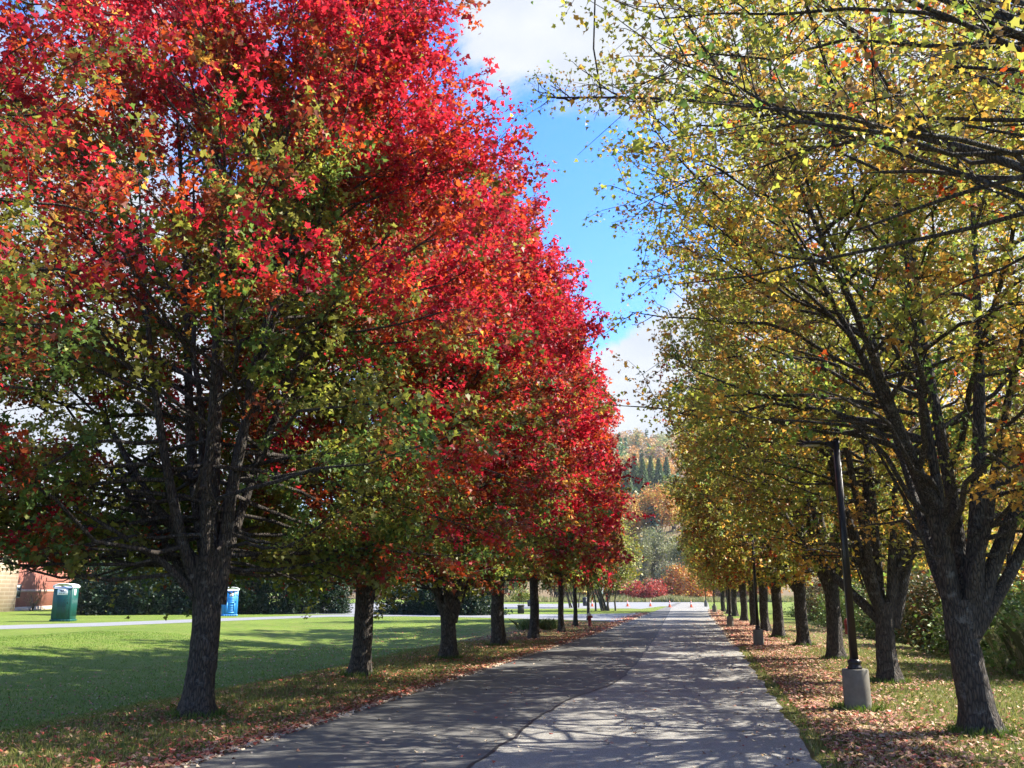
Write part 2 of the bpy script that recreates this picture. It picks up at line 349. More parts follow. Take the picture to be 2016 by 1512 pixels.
def grow(name, seed, H, prof, Rmax, fork, trunk_r, limbs=None, nlimb=7, zlow=2.0, dens=1.0, leaf=0.12, per=26, tmpl=LEAF10, tint=None, vase=0.35,
         lean=(0, 0), open_dir=None, open_z=4.5, lowf=None, clear=None, base_el=-6, lr=1.0, sp2=0.42, sp3=0.34, off=(0, 0), tw=1.0, trunk_sides=30, up=0.5, top_el=50, brush=0.13, low=0.0, burl=0.0):
    """returns (trunk mesh, crown mesh); axes are the world's, origin at the base of the trunk"""
    rng = np.random.default_rng(seed)
    prof = np.array(prof)
    def env(z): return Rmax*np.interp(z/H, prof[:, 0], prof[:, 1])
    def inside(p): return np.hypot(p[..., 0]-off[0]*p[..., 2]/H, p[..., 1]-off[1]*p[..., 2]/H) < env(p[..., 2])
    W_ = Parts()
    ftop = np.array((lean[0], lean[1], fork))
    # trunk with root flare and ridged bark
    m = 30; zt = np.linspace(-0.15, fork+0.25, m); sd_ = trunk_sides; an = np.arange(sd_)*2*math.pi/sd_
    tt = np.clip(zt/fork, 0, 1); cx = ftop[0]*tt**1.4+0.02*np.sin(zt*3+seed); cy = ftop[1]*tt**1.4
    rr = trunk_r*(1-0.10*tt+0.50*np.exp(-np.maximum(zt, 0)/0.17))
    lob = 1+0.20*np.exp(-np.maximum(zt, 0)/0.3)[:, None]*np.sin(an*5+seed)[None]+0.035*np.sin(an*2+zt[:, None]*1.3+seed)+0.035*np.sin(an*13+zt[:, None]*1.5+np.sin(zt[:, None]*6))+rng.normal(0, .018, (m, sd_))
    rad = rr[:, None]*lob*(1+0.08*sm(zt/fork, .8, 1.0)[:, None])
    V = np.stack([cx[:, None]+rad*np.cos(an), cy[:, None]+rad*np.sin(an), np.repeat(zt[:, None], sd_, 1)], -1).reshape(-1, 3)
    i = np.arange(m-1)[:, None]*sd_; j = np.arange(sd_)[None]; j2 = (j+1) % sd_
    W_.add(V, np.stack([i+j, i+j2, i+sd_+j2, i+sd_+j], -1).reshape(-1, 4))
    # limbs
    LP = []; LR = []
    if limbs:
        for pts, r0 in limbs: LP.append(resample(pts, 14)); LR.append(r0)
    ga = rng.random()*6.28
    for k in range(nlimb):
        a = ga+k*2.4+rng.normal(0, .2)
        ze = H*rng.uniform(.62, .97); re = env(ze)*rng.uniform(.25, .8)
        if k % 4 == 3: ze = H*rng.uniform(.38, .6); re = env(ze)*.75
        s0 = ftop+np.array((math.cos(a)*trunk_r*.45, math.sin(a)*trunk_r*.45, rng.uniform(-.35, .1)))
        e = np.array((re*math.cos(a)+off[0]*ze/H, re*math.sin(a)+off[1]*ze/H, ze))
        mid_ = s0*(1-.45)+e*.45; out = np.array((math.cos(a), math.sin(a), 0))*re*vase; c1 = mid_+out*0.6
        t = np.linspace(0, 1, 14)[:, None]; P = (1-t)**2*s0+2*t*(1-t)*c1+t*t*e
        P[1:-1] += np.cumsum(rng.normal(0, .045, (12, 3)), 0)*np.array((1, 1, .3)); LP.append(P); LR.append(trunk_r*rng.uniform(.34, .52))
    LP = np.array(LP); LR = np.array(LR)*lr; t = np.linspace(0, 1, 14)
    LRR = LR[:, None]*(.16*(1-t)+.84*(1-t)**1.5)+0.010
    V, Fq = tubes(LP, LRR, 9); W_.add(V, Fq)
    # branches
    B0 = []; BD = []; BL = []; BR = []
    for P, r in zip(LP, LRR):
        seg = np.linalg.norm(np.diff(P, axis=0), axis=1); cum = np.concatenate([[0], np.cumsum(seg)]); Lm = cum[-1]
        pos = np.arange(0.5 if low else 0.9, Lm, sp2); pos = pos+rng.uniform(-.1, .1, len(pos)); sgn = 0
        for q in pos:
            p = np.array([np.interp(q, cum, P[:, i]) for i in range(3)]); rp = np.interp(q, cum, r)
            base_a = math.atan2(p[1]-off[1]*p[2]/H, p[0]-off[0]*p[2]/H); sgn += 1
            a = base_a+rng.normal(0, 1.0)
            hz = np.clip((p[2]-zlow)/(H-zlow), 0, 1)
            el = R(base_el+(top_el-base_el)*hz**.8+rng.normal(0, 10))
            if low and p[2] < 4.0: el = R(rng.uniform(-18, 12))
            d = np.array((math.cos(a)*math.cos(el), math.sin(a)*math.cos(el), math.sin(el)))
            if open_dir is not None and p[2] < open_z and d[0]*open_dir[0]+d[1]*open_dir[1] > .25 and rng.random() < .5: continue
            Ls = np.linspace(.5, 6.5, 25); ins = inside(p+Ls[:, None]*d)&((p+Ls[:, None]*d)[:, 2] < H*1.02)
            Lb = Ls[ins].max() if ins.any() else .6
            Lb *= rng.uniform(.72, 1.06)
            B0.append(p); BD.append(d); BL.append(Lb); BR.append(min(rp*.5, .009+.0075*Lb))
        # limb tip
        B0.append(P[-2]); BD.append(norm(P[-1]-P[-4])); BL.append(.9); BR.append(.014)
    B0 = np.array(B0); BD = np.array(BD); BL = np.array(BL); BR = np.array(BR); nb = len(B0)
    m2 = 8; t2 = np.linspace(0, 1, m2)[None, :, None]
    side = norm(rng.normal(0, 1, (nb, 3)))
    bend = np.where(BD[:, 2:3] > .45, .10, -.06+.0*BD[:, 2:3])
    BP = B0[:, None]+BD[:, None]*BL[:, None, None]*t2+side[:, None]*(BL[:, None, None]*.06)*np.sin(t2*math.pi*1.3)
    BP[..., 2] += (bend*BL[:, None])*(t2[..., 0]**2)
    BP[:, 1:] += rng.normal(0, .012, (nb, m2-1, 3))*BL[:, None, None]
    zl = (lambda P: zlow) if lowf is None else (lambda P: lowf(P[..., 0], P[..., 1]))
    BP[:, 2:, 2] = np.maximum(BP[:, 2:, 2], zl(BP[:, 2:])-0.3)
    if clear is not None: kb = ~clear(BP.reshape(-1, 3)).reshape(len(BP), m2)[:, 2:].any(1); BP = BP[kb]; BR = BR[kb]; BL = BL[kb]; nb = len(BP)
    V, Fq = tubes(BP, BR[:, None]*(1-t2[..., 0])**.8+.004*tw, 5); W_.add(V, Fq)
    # twigs
    n3 = np.maximum(3, (BL/sp3).astype(int)); own = np.repeat(np.arange(nb), n3); q = rng.uniform(.16, 1.0, len(own))**.8
    fi = q*(m2-1); i0 = np.minimum(fi.astype(int), m2-2); fr = (fi-i0)[:, None]
    T0 = BP[own, i0]*(1-fr)+BP[own, i0+1]*fr; tg = norm(BP[own, i0+1]-BP[own, i0])
    rnd = norm(rng.normal(0, 1, (len(own), 3))); per_ = norm(rnd-(rnd*tg).sum(1, keepdims=True)*tg)
    TD = norm(tg*.8+per_*.75+np.array((0, 0, .12))); TL = rng.uniform(.45, 1.15, len(own))*np.clip(BL[own]/2.2, .5, 1.15)*(1.15-.5*q)
    m3 = 4; t3 = np.linspace(0, 1, m3)[None, :, None]
    TP = T0[:, None]+TD[:, None]*TL[:, None, None]*t3; TP[..., 2] += (-.10*TL[:, None]+.0)*t3[..., 0]**2
    TP[:, 1:] += rng.normal(0, .02, (len(own), m3-1, 3))
    ok = TP[:, 2, 2] > zl(TP[:, 2])-0.15+.45*np.sin(np.arctan2(TP[:, 2, 1], TP[:, 2, 0])*3+seed)
    if clear is not None: ok &= ~np.array(clear(TP.reshape(-1, 3))).reshape(len(TP), m3).any(1)
    TP = TP[ok]; TL = TL[ok]; own = own[ok]
    V, Fq = tubes(TP, np.full((len(own), 1), .0065*tw)*(1-t3[..., 0]*.7), 3); W_.add(V, Fq)
    tm = mesh_np(name+'_wood', np.concatenate(W_.V), [np.concatenate(W_.F)], True)
    # leaves
    nl = rng.poisson(per*dens*TL/.8); o2 = np.repeat(np.arange(len(own)), nl); q = rng.uniform(.1, 1.05, len(o2)); q = np.clip(np.round(q*4)/4*.75+q*.25, .05, 1.06)
    fi = q*(m3-1); i0 = np.minimum(fi.astype(int), m3-2); fr = (fi-i0)[:, None]
    C = TP[o2, i0]*(1-fr)+TP[o2, i0+1]*fr+rng.normal(0, brush*.42, (len(o2), 3)); C = C+(rng.normal(0, brush*.8, (len(own)*5, 3))*np.array((1, 1, .6)))[o2*5+np.minimum((q*4).astype(int), 4)]; C[:, 2] -= .04
    if clear is not None: k_ = ~clear(C); C = C[k_]; o2 = o2[k_]
    br_noise = rng.normal(0, 1, nb)[own][o2]; tw_noise = rng.normal(0, 1, len(own))[o2]
    rel = np.hypot(C[:, 0], C[:, 1])/np.maximum(env(C[:, 2]), .5)
    tn = tint(rng, C, rel, C[:, 2]/H, br_noise, tw_noise)
    tn = tn*rng.uniform(.84, 1.16, (len(C), 1)); tn = np.clip(tn, 0, .85)
    V, Fx, tn = leaves(C, leaf*np.clip(np.exp(rng.normal(0, .3, len(C))), .5, 1.6), tn, rng, tmpl, up=up, fold=.55)
    print(name, 'branches', nb, 'twigs', len(own), 'leaves', len(C))
    return tm, mesh_np(name+'_leaves', V, [Fx], False, tn)

def clump3(C, k=1.0, ph=0.0):
    x, y, z = C[:, 0]*k+ph, C[:, 1]*k+ph*1.7, C[:, 2]*k-ph
    return (np.sin(x*1.3+np.sin(y*1.9+z))+np.sin(y*1.7+1.3*np.sin(z*1.4+x))+np.sin(z*2.1+np.sin(x*2.3)))/3
def tint_red(bias=0.0, yel=0.3, zmid=0.40):
    def f(rng, C, rel, h, bn, tn):
        n = len(C); s = (C[:, 0]*.8-C[:, 1]*.45)/4.5
        red = (h-zmid)*4.2+(rel-.6)*1.3+s*.55+bn*.5+tn*.45+clump3(C, .9, bias*7)*1.0+bias+rng.normal(0, .12, n)
        out = np.empty((n, 3))
        g = pick(rng, [GRN, OLIV, YGR, RUST], [.42, .36, .14+yel*.4, .10], n, tn)
        mid_ = pick(rng, [RUST, ORNG, OLIV, GOLD, RED], [.42, .27, .15, .02+yel*.12, .18], n, tn+.3)
        r = pick(rng, [RED, CRIM, ORNG, RUST], [.52, .26, .14, .08], n, tn+.6)
        out[:] = np.where((red < -.35)[:, None], g, np.where((red < .55)[:, None], mid_, r)); return out
    return f
def tint_gold(w=(.26, .26, .16, .12, .10, .07, .03), redlow=0.0):
    def f(rng, C, rel, h, bn, tn):
        n = len(C); key = bn*.5+tn*.5+clump3(C, 1.0, 2)+rng.normal(0, .2, n)+(h-.5)*1.0
        g = pick(rng, [GRN*1.3, OLIV*1.5, YGR, GOLD*.7, BRWN], [.15, .28, .35, .12, .10], n, tn)
        y = pick(rng, [YEL, YGR, GOLD, OLIV*1.4, BRWN, ORNG*.9], [.24, .22, .30, .12, .07, .05], n, tn+.4)
        out = np.where((key < .22)[:, None], g, y)
        if redlow: out = np.where(((h < .36+.06*bn)&(rng.random(n) < redlow))[:, None], pick(rng, [RUST, ORNG*.7, OLIV], [.5, .2, .3], n), out)
        return out
    return f

def lamp_gap(base):
    """the crowns are pruned clear of the first lamp, so nothing hangs between it and the road in front"""
    def f(P):
        X = P[:, 0]+base[0]; Y = P[:, 1]+base[1]; Z = P[:, 2]-EYE; dp = Y*CY+Z*SY; px = 1008+F*X/dp; py = 756-F*(Z*CY-Y*SY)/dp
        return (dp > 0)&(((Y < 13.6)&(px > 1572)&(px < 1712)&(py > 862)&(py < 1330))|((Y < 28.5)&(px > 1452)&(px < 1504)&(py > 1050)&(py < 1275))|((Y < 45)&(px > 1413)&(px < 1446)&(py > 1092)&(py < 1240)))
    return f
def open_front(zlow, cam=(.4, -.9), up_=1.3):
    return lambda x, y: zlow+up_*sm(x*cam[0]+y*cam[1], .3, 2.2)*(1-sm(np.hypot(x, y), 3.6, 4.8)*.6)
def place_tree(name, meshes, loc, label, cat='tree', group=None, rz=0, s=1.0, bark=None):
    e = empty(name, (loc[0], loc[1], float(terrain(loc[0], loc[1]))), rz, 1 if isinstance(s, tuple) else s)
    if isinstance(s, tuple): e.scale = s
    tag(e, label, cat, group)
    link('trunk', meshes[0], bark or M_BARK, e); link('crown', meshes[1], M_LEAF, e); return e
PR = [(0, .2), (.10, .5), (.17, .86), (.27, 1.0), (.4, .98), (.55, .88), (.7, .74), (.85, .56), (.95, .34), (1.0, .1)]
GL = 'red maples in a row along the left side of the road'
# positions along the left row
TB = [(388, 1412), (707, 1332), (881, 1298), (980, 1272), (1052, 1258), (1105, 1244), (1133, 1232), (1159, 1221)]
TL_ = [G(*p) for p in TB]
print('left row', [tuple(round(c, 1) for c in US(*p)) for p in TL_])
def rel(pxs, base, dy=None):
    """limb points measured at the tree's depth, given relative to its base"""
    out = []
    for k, p in enumerate(pxs):
        q = atY(p[0], p[1], base[1]+(p[2] if len(p) > 2 else 0)); out.append((q[0]-base[0], q[1]-base[1], q[2]))
    return out
b = TL_[0]
l1 = [(rel([(395, 1180), (375, 1130), (350, 1040, -.2), (320, 880, -.5), (290, 650, -.8), (270, 300, -.8)], b), .10),
      (rel([(410, 1180), (412, 1080), (415, 950), (430, 700, .3), (440, 350, .5), (440, -300, .5)], b), .15),
      (rel([(430, 1190), (442, 1080), (458, 930), (500, 760), (560, 560, -.6), (640, 100, -.9)], b), .12),
      (rel([(392, 1185), (330, 1110, -.3), (200, 1030, -.6), (40, 930, -1.0)], b), .07), (rel([(390, 1175), (320, 1060, .4), (200, 900, .6), (60, 700, .9)], b), .075),
      (rel([(415, 1150), (380, 1000, .6), (370, 820, 1.2), (370, 550, 1.5), (350, 250, 1.2), (330, -200, 1.2)], b), .11),
      (rel([(430, 1140), (520, 870, .8), (620, 640, 1.0), (700, 420, 1.0), (760, 120, .8)], b), .09)]
A1 = grow('maple_a', 11, 15.0, PR, 4.9, 1.95, .20, l1, 5, 2.2, lowf=open_front(2.15, (.33, -.94)), base_el=10, top_el=60, lr=.85, tint=tint_red(-.25, .35, .43), lean=(.02, 0), open_dir=(.45, -.89), open_z=4.3, leaf=.068, per=66, low=1, up=.35, sp2=.30, sp3=.23)
b = TL_[1]
l2 = [(rel([(722, 1180), (716, 1120), (722, 980), (720, 800), (700, 500), (700, 150)], b), .15), (rel([(735, 1180), (745, 1110), (760, 1000), (820, 860), (900, 700, -.8), (950, 430, -1)], b), .12),
      (rel([(725, 1150), (690, 1060, .3), (640, 900, .8), (600, 700, 1), (570, 350, 1)], b), .10)]
A2 = grow('maple_b', 12, 15.0, PR, 4.6, 1.9, .20, l2, 6, 2.0, lowf=open_front(2.0, (.2, -.98), 1.0), base_el=10, top_el=60, lr=.85, tint=tint_red(.0, .4, .38), lean=(.10, 0), open_dir=(.5, -.87), open_z=3.6, leaf=.08, per=56, low=1, sp2=.30, sp3=.24)
b = TL_[2]
l3 = [(rel([(885, 1235), (890, 1150), (885, 1060), (880, 930), (870, 700), (865, 380)], b), .15), (rel([(890, 1225), (908, 1150), (925, 1040), (950, 900), (990, 700), (1015, 450)], b), .145)]
A3 = grow('maple_c', 13, 15.2, PR, 4.5, 1.15, .20, l3, 6, 2.2, lowf=open_front(2.3, (.1, -.99), 1.6), base_el=10, top_el=60, lr=.9, tint=tint_red(.15, .4, .38), open_dir=(.3, -.95), open_z=5.0, leaf=.105, per=42, tmpl=LEAF6, low=1, sp2=.31, sp3=.25)
A4 = grow('maple_d', 14, 15.2, PR, 4.6, 2.6, .215, None, 8, 2.4, tint=tint_red(.4, .5, .36), leaf=.13, per=36, tmpl=LEAF4, low=1, sp2=.32, sp3=.25)
A5 = grow('maple_e', 15, 14.6, PR, 4.7, 2.4, .21, None, 8, 2.2, tint=tint_red(.1, 1.0, .47), leaf=.145, per=27, tmpl=LEAF4, low=1, sp2=.33, sp3=.27)
A0 = grow('maple_near', 16, 13.5, PR, 3.2, 2.2, .22, None, 8, 3.6, tint=tint_red(-.7, .9, .40), leaf=.046, per=96, sp2=.30, sp3=.23)
place_tree('maple_tree', A1, TL_[0], 'big maple with the nearest trunk of the left row, red above and olive below', group=GL)
place_tree('maple_tree', A2, TL_[1], 'red and green maple, second visible trunk in the left row', group=GL)
place_tree('maple_tree', A3, TL_[2], 'orange red maple third in the left row, its trunk splitting low into two stems', group=GL)
place_tree('maple_tree', A4, TL_[3], 'bright red maple fourth in the left row, just right of the dark round shrubs', group=GL)
place_tree('maple_tree', A4, TL_[4], 'bright red maple fifth in the left row, standing before the potted shrub', group=GL, rz=math.pi-YAW, s=(.80, 1, .98))
place_tree('maple_tree', A5, TL_[5], 'red maple sixth in the left row, low trunk with a wide fork', group=GL, rz=-YAW, s=(.60, .95, 1.0))
place_tree('maple_tree', A5, TL_[6], 'red and yellow green maple seventh in the left row, left of the hydrant', group=GL, rz=math.pi-YAW, s=(.50, .95, 1.0))
place_tree('maple_tree', A5, TL_[7], 'yellow green and red maple last in the left row, right behind the red hydrant', group=GL, rz=-YAW+.3, s=(.44, .8, .98))
t0 = XY(-6.9, 4.2)
place_tree('maple_tree', A0, t0, 'maple whose yellow, orange and red leaves hang into the top left corner', group=GL)

# right row
PV = [(0, .1), (.12, .3), (.2, .62), (.35, .92), (.5, 1.0), (.65, .96), (.8, .8), (.92, .5), (1.0, .12)]
GR_ = 'yellowing maples in a row along the right side of the road'
RB_ = [(1932, 1446), (1752, 1345), (1647, 1299), (1582, 1272), (1534, 1256), (1507, 1243), (1486, 1232), (1466, 1223), (1447, 1213), (1436, 1208.5), (1424, 1204)]
RR = [G(*p) for p in RB_]
print('right row', [tuple(round(c, 1) for c in US(*p)) for p in RR])
b = RR[0]
r1 = [(rel([(1885, 1260), (1868, 1130), (1850, 1020), (1800, 930, -.1), (1745, 790, -.3), (1600, 520, -.8), (1470, 330, -1.2)], b), .15),
      (rel([(1910, 1250), (1915, 1150), (1925, 1040), (1930, 900), (1925, 600), (1900, 100)], b), .15),
      (rel([(1920, 1230), (1945, 1110), (1985, 1030), (2030, 950), (2090, 700), (2140, 150)], b), .12),
      (rel([(1905, 1200), (1890, 1050, .3), (1860, 900, .5), (1830, 750, .7), (1790, 450, 1.0), (1740, -50, 1.0)], b), .11),
      (rel([(1860, 1030), (1780, 880, -.5), (1700, 640, -1.3), (1560, 350, -2), (1500, 50, -2.2)], b), .09)]
B1 = grow('maple_r1', 21, 13.0, PV, 4.7, 1.35, .19, r1, 4, 3.6, lr=.85, lowf=lambda x, y: 3.0+1.0*sm(-x, .5, 1.4), clear=lamp_gap(RR[0]), tint=tint_gold(), base_el=16, leaf=.056, per=42, sp2=.32, lean=(-.10, 0), top_el=48, tw=1.25, sp3=.23, brush=.11, up=.3)
b = RR[1]
r2 = [(rel([(1748, 1235), (1720, 1170), (1690, 1080), (1640, 940), (1600, 720, -.6), (1560, 480, -.8)], b), .13), (rel([(1755, 1235), (1745, 1170), (1765, 1100), (1790, 1040), (1790, 800), (1790, 400)], b), .11),
      (rel([(1760, 1235), (1775, 1180), (1785, 1100), (1830, 900), (1850, 700), (1870, 350)], b), .11), (rel([(1740, 1210), (1710, 1120, .4), (1700, 1000, .7), (1720, 750, 1), (1700, 450, 1)], b), .1)]
B2 = grow('maple_r2', 22, 13.5, PV, 4.1, 1.25, .185, r2, 4, 2.6, lowf=lambda x, y: 2.7+.8*sm(-y, 1.2, 2.2), clear=lamp_gap(RR[1]), tint=tint_gold(), base_el=8, leaf=.068, per=38, top_el=50, tw=1.2, sp2=.32, sp3=.24, up=.3)
B3 = grow('maple_r3', 23, 13.5, PV, 4.0, 1.9, .20, None, 8, 2.5, clear=lamp_gap(RR[2]), tint=tint_gold(), leaf=.10, per=28, tmpl=LEAF6, sp2=.33, sp3=.25, top_el=46, tw=1.1, low=1, up=.3)
B4 = grow('maple_r4', 24, 13.2, PV, 4.0, 2.1, .21, None, 8, 2.4, tint=tint_gold(redlow=.3), leaf=.125, per=28, tmpl=LEAF4, sp2=.33, sp3=.26, low=1, up=.3)
b0 = XY(3.5, 4.3)
b = b0
r0 = [([(0, 0, 1.8), (-.5, .8, 3.4), (-1.5, 2.2, 4.9), (-2.7, 4.0, 6.2), (-3.9, 6.0, 7.4)], .12), ([(0, 0, 1.8), (.1, 1.0, 3.5), (.2, 2.4, 5.0), (0, 4.0, 6.4)], .11), ([(0, 0, 1.8), (-.9, .3, 3.8), (-2.2, 1.6, 6.0), (-3.4, 3.6, 7.8)], .10)]
B0_ = grow('maple_r0', 20, 12.5, PV, 4.3, 1.9, .22, r0, 4, 4.3, tint=tint_gold(), base_el=28, lr=.30, clear=lamp_gap(b0), leaf=.037, per=42, top_el=55, tw=.9, sp2=.34, sp3=.22, brush=.10, up=.25, off=(-.4, 2.0))
place_tree('maple_tree', B1, RR[0], 'stout forked maple with sparse golden leaves, its trunk nearest on the right', group=GR_)
place_tree('maple_tree', B2, RR[1], 'yellow green maple second on the right, its trunk opening like a vase', group=GR_)
rl_ = ['golden maple third on the right, its trunk left of the first lamp pole', 'yellowing maple fourth on the right, with a thick straight trunk', 'olive yellow maple fifth on the right, on a grassy mound beside the second lamp',
       'dark trunked maple sixth on the right, just behind the second lamp pole', 'maple seventh on the right, slim dark trunk left of the second lamp pole', 'maple eighth on the right, on a small grassy mound right of the third lamp',
       'maple ninth on the right with a reddish lower crown, right behind the third lamp pole', 'maple tenth on the right, narrow trunk left of the third lamp', 'farthest maple in the right row, beside the fourth lamp']
for k in range(2, 11):
    place_tree('maple_tree', B3 if k in (2, 3) else B4, RR[k], rl_[k-2], group=GR_, rz=[0, 0, 0, 2.2, .7, 3.0, math.pi-YAW, -YAW, math.pi-YAW, -YAW, math.pi-YAW][k], s=[1, 1, 1, .97, .96, .93, (1, 1, 1), (.98, .95, .95), (.95, .92, .94), (.92, .9, .92), (.9, .85, .88)][k])
place_tree('maple_tree', B0_, b0, 'maple whose long thin branches reach in from the top right corner', group=GR_)
# ------------------------------------------------------------ lamps
def make_lamp():
    e = empty('street_lamp')
    c = MB(); c.lathe([(.19, -.2), (.192, .0), (.190, .3), (.187, .575), (.178, .59)], 28); c.build('concrete_base', M_CONC, e, True)
    k = MB(); k.lathe([(.105, .588), (.105, .62), (.088, .635), (.088, .665), (.098, .68), (.098, .70), (.07, .725), (.06, .735)], 20)
    k.build('base_cover', M_POLE, e)
    p = MB(); a, b_ = .052, .043; z0, z1 = .73, 4.02
    V = [(sx*r, sy*r, z) for z, r in ((z0, a), (z1, b_)) for sx, sy in ((-1, -.8), (-.8, -1), (.8, -1), (1, -.8), (1, .8), (.8, 1), (-.8, 1), (-1, .8))]
    p.add(V, [(i, (i+1) % 8, 8+(i+1) % 8, 8+i) for i in range(8)]+[tuple(range(7, -1, -1)), tuple(range(8, 16))]); pole = p.build('pole', M_POLE, e)
    q = MB(); q.box(-.048, -.048, 4.015, .048, .048, 4.05, .008); q.box(-.015, -.015, 4.05, .015, .015, 4.075); q.build('pole_cap', M_POLE, pole)
    ar = MB(); V = []
    for x, zt, zb, w in ((-.045, 3.985, 3.86, .035), (-.07, 3.985, 3.88, .03), (-.11, 3.985, 3.92, .03), (-.19, 3.982, 3.935, .03)):
        V += [(x, -w, zb), (x, w, zb), (x, w, zt), (x, -w, zt)]
    Fs = [(k*4+i, k*4+(i+1) % 4, k*4+4+(i+1) % 4, k*4+4+i) for k in range(3) for i in range(4)]+[(3, 2, 1, 0), (12, 13, 14, 15)]
    ar.add(V, Fs); ar.build('arm', M_POLE, e)
    h = MB(); V = []
    for x, zt, zb, w in ((-.185, 3.988, 3.93, .05), (-.20, 3.992, 3.928, .10), (-.30, 3.992, 3.935, .13), (-.42, 3.982, 3.938, .14), (-.52, 3.966, 3.940, .13), (-.545, 3.956, 3.943, .10)):
        V += [(x, -w, zb), (x, w, zb), (x, w*.95, zt), (x, -w*.95, zt)]
    Fs = [(k*4+i, k*4+(i+1) % 4, k*4+4+(i+1) % 4, k*4+4+i) for k in range(5) for i in range(4)]+[(3, 2, 1, 0), (20, 21, 22, 23)]
    h.add(V, Fs); hd = h.build('lamp_head', M_POLE, e)
    g = MB(); g.box(-.50, -.09, 3.925, -.26, .09, 3.9345); g.build('lens', plain('lamp_lens', (.55, .55, .5), .25), hd)
    return e
def children(o): return [c for c in o.children]
def copy_tree(o, parent=None):
    c = o.copy(); COL.objects.link(c); c.parent = parent
    for ch in children(o): copy_tree(ch, c)
    return c
lamp = make_lamp()
LPS = [((1690, 1400), 1.0, 'dark street lamp nearest the camera, its round concrete base among fallen leaves'),
       ((1494, 1272), .87, 'second dark street lamp from the camera, before the mounded maples'),
       ((1438, 1235), .87, 'third dark street lamp from the camera, its arm clear against the green crowns'),
       ((1407, 1207), 1.0, 'fourth dark street lamp from the camera, beside the farthest maple trunks'),
       ((1390, 1194.5), 1.05, 'farthest dark street lamp, at the road end beside the pale tall grass')]
lamp_objs = [lamp]+[None]*4
for k, (p, s, lab) in enumerate(LPS):
    o = lamp if k == 0 else copy_tree(lamp)
    x, y = G(*p); o.location = (x, y, 0); o.rotation_euler.z = -YAW*.6; o.scale = (s,)*3
    tag(o, lab, 'street lamp', 'street lamps along the right side of the road')

# ------------------------------------------------------------ hydrants
M_HYR = plain('red_hydrant_paint', (.30, .02, .015), .45, 0, .25); M_HYC = plain('cream_paint', (.62, .55, .38), .5)
def hydrant(loc, rz, label, cap, s=1.0):
    e = empty('fire_hydrant', (*loc, float(terrain(*loc))), rz, s); tag(e, label, 'fire hydrant', 'fire hydrants')
    b_ = MB(); b_.lathe([(.14, -.05), (.14, .03), (.095, .04), (.09, .40), (.12, .41), (.12, .44), (.105, .45), (.105, .52), (.10, .53)], 20); b_.build('barrel', M_HYR, e, False)
    c = MB(); c.lathe([(.13, .53), (.13, .555), (.115, .56), (.11, .61), (.085, .655), (.05, .68), (.03, .685), (.03, .72)], 20); c.build('bonnet', cap, e)
    for d in ((1, 0), (-1, 0), (0, -1)):
        n = MB(); r = .05 if d[0] else .065; n.bar((d[0]*.08, d[1]*.08, .47), (d[0]*.15, d[1]*.15, .47), r, n=12); nz_ = n.build('nozzle', M_HYR, e)
        q = MB(); q.bar((d[0]*.15, d[1]*.15, .47), (d[0]*.175, d[1]*.175, .47), r*1.15, n=12); q.bar((d[0]*.175, d[1]*.175, .47), (d[0]*.2, d[1]*.2, .47), .018, n=5); q.build('nozzle_cap', cap if d[0] else M_HYR, nz_)
hydrant(G(1161, 1231.5), .4, 'red fire hydrant with a cream top on the left verge by the side road', M_HYC, .92)
hydrant(G(1668, 1247), 1.2, 'orange red fire hydrant half hidden behind the third right maple', M_HYR, .9)

# ------------------------------------------------------------ cones
M_CONE = plain('orange_cone', (.85, .12, .03), .5, 0, .05); M_WHT = plain('white_band', (.8, .8, .78), .4, 0, .05); M_BLK = plain('black_rubber', (.03, .03, .03), .7)
def make_cone():
    e = empty('traffic_cone'); m_ = MB(); m_.lathe([(.135, .035), (.13, .06), (.03, .68), (.022, .70)], 20); body = m_.build('cone_body', M_CONE, e, True)
    b_ = MB(); b_.box(-.19, -.19, 0.012, .19, .19, .04, .008); b_.build('base', M_CONE, e)
    for z0, z1 in ((.30, .42), (.50, .58)):
        r = lambda z: .13-(z-.06)*.1/.62+.004
        w = MB(); w.lathe([(r(z0), z0), (r(z1), z1)], 20); w.build('reflective_band', M_WHT, body)
    return e
cone = make_cone()
for k, (px, py, lab) in enumerate(((1166, 1194, 'orange traffic cone farthest left, just right of the hydrant tree trunk'), (1235.6, 1194, 'orange traffic cone standing right of the small white road sign'), (1280.6, 1194, 'orange traffic cone in the middle of the line of five'),
                                   (1318.6, 1195.5, 'orange traffic cone at the far end of the road seam'), (1361, 1196, 'orange traffic cone at the right end of the line, nearest the lamps'))):
    o = cone if k == 0 else copy_tree(cone); x, y = G(px, py); o.location = (x, y, 0.0); o.rotation_euler.z = k*.7; o.scale = (1.1,)*3
    tag(o, lab, 'traffic cone', 'traffic cones closing the far end of the road')

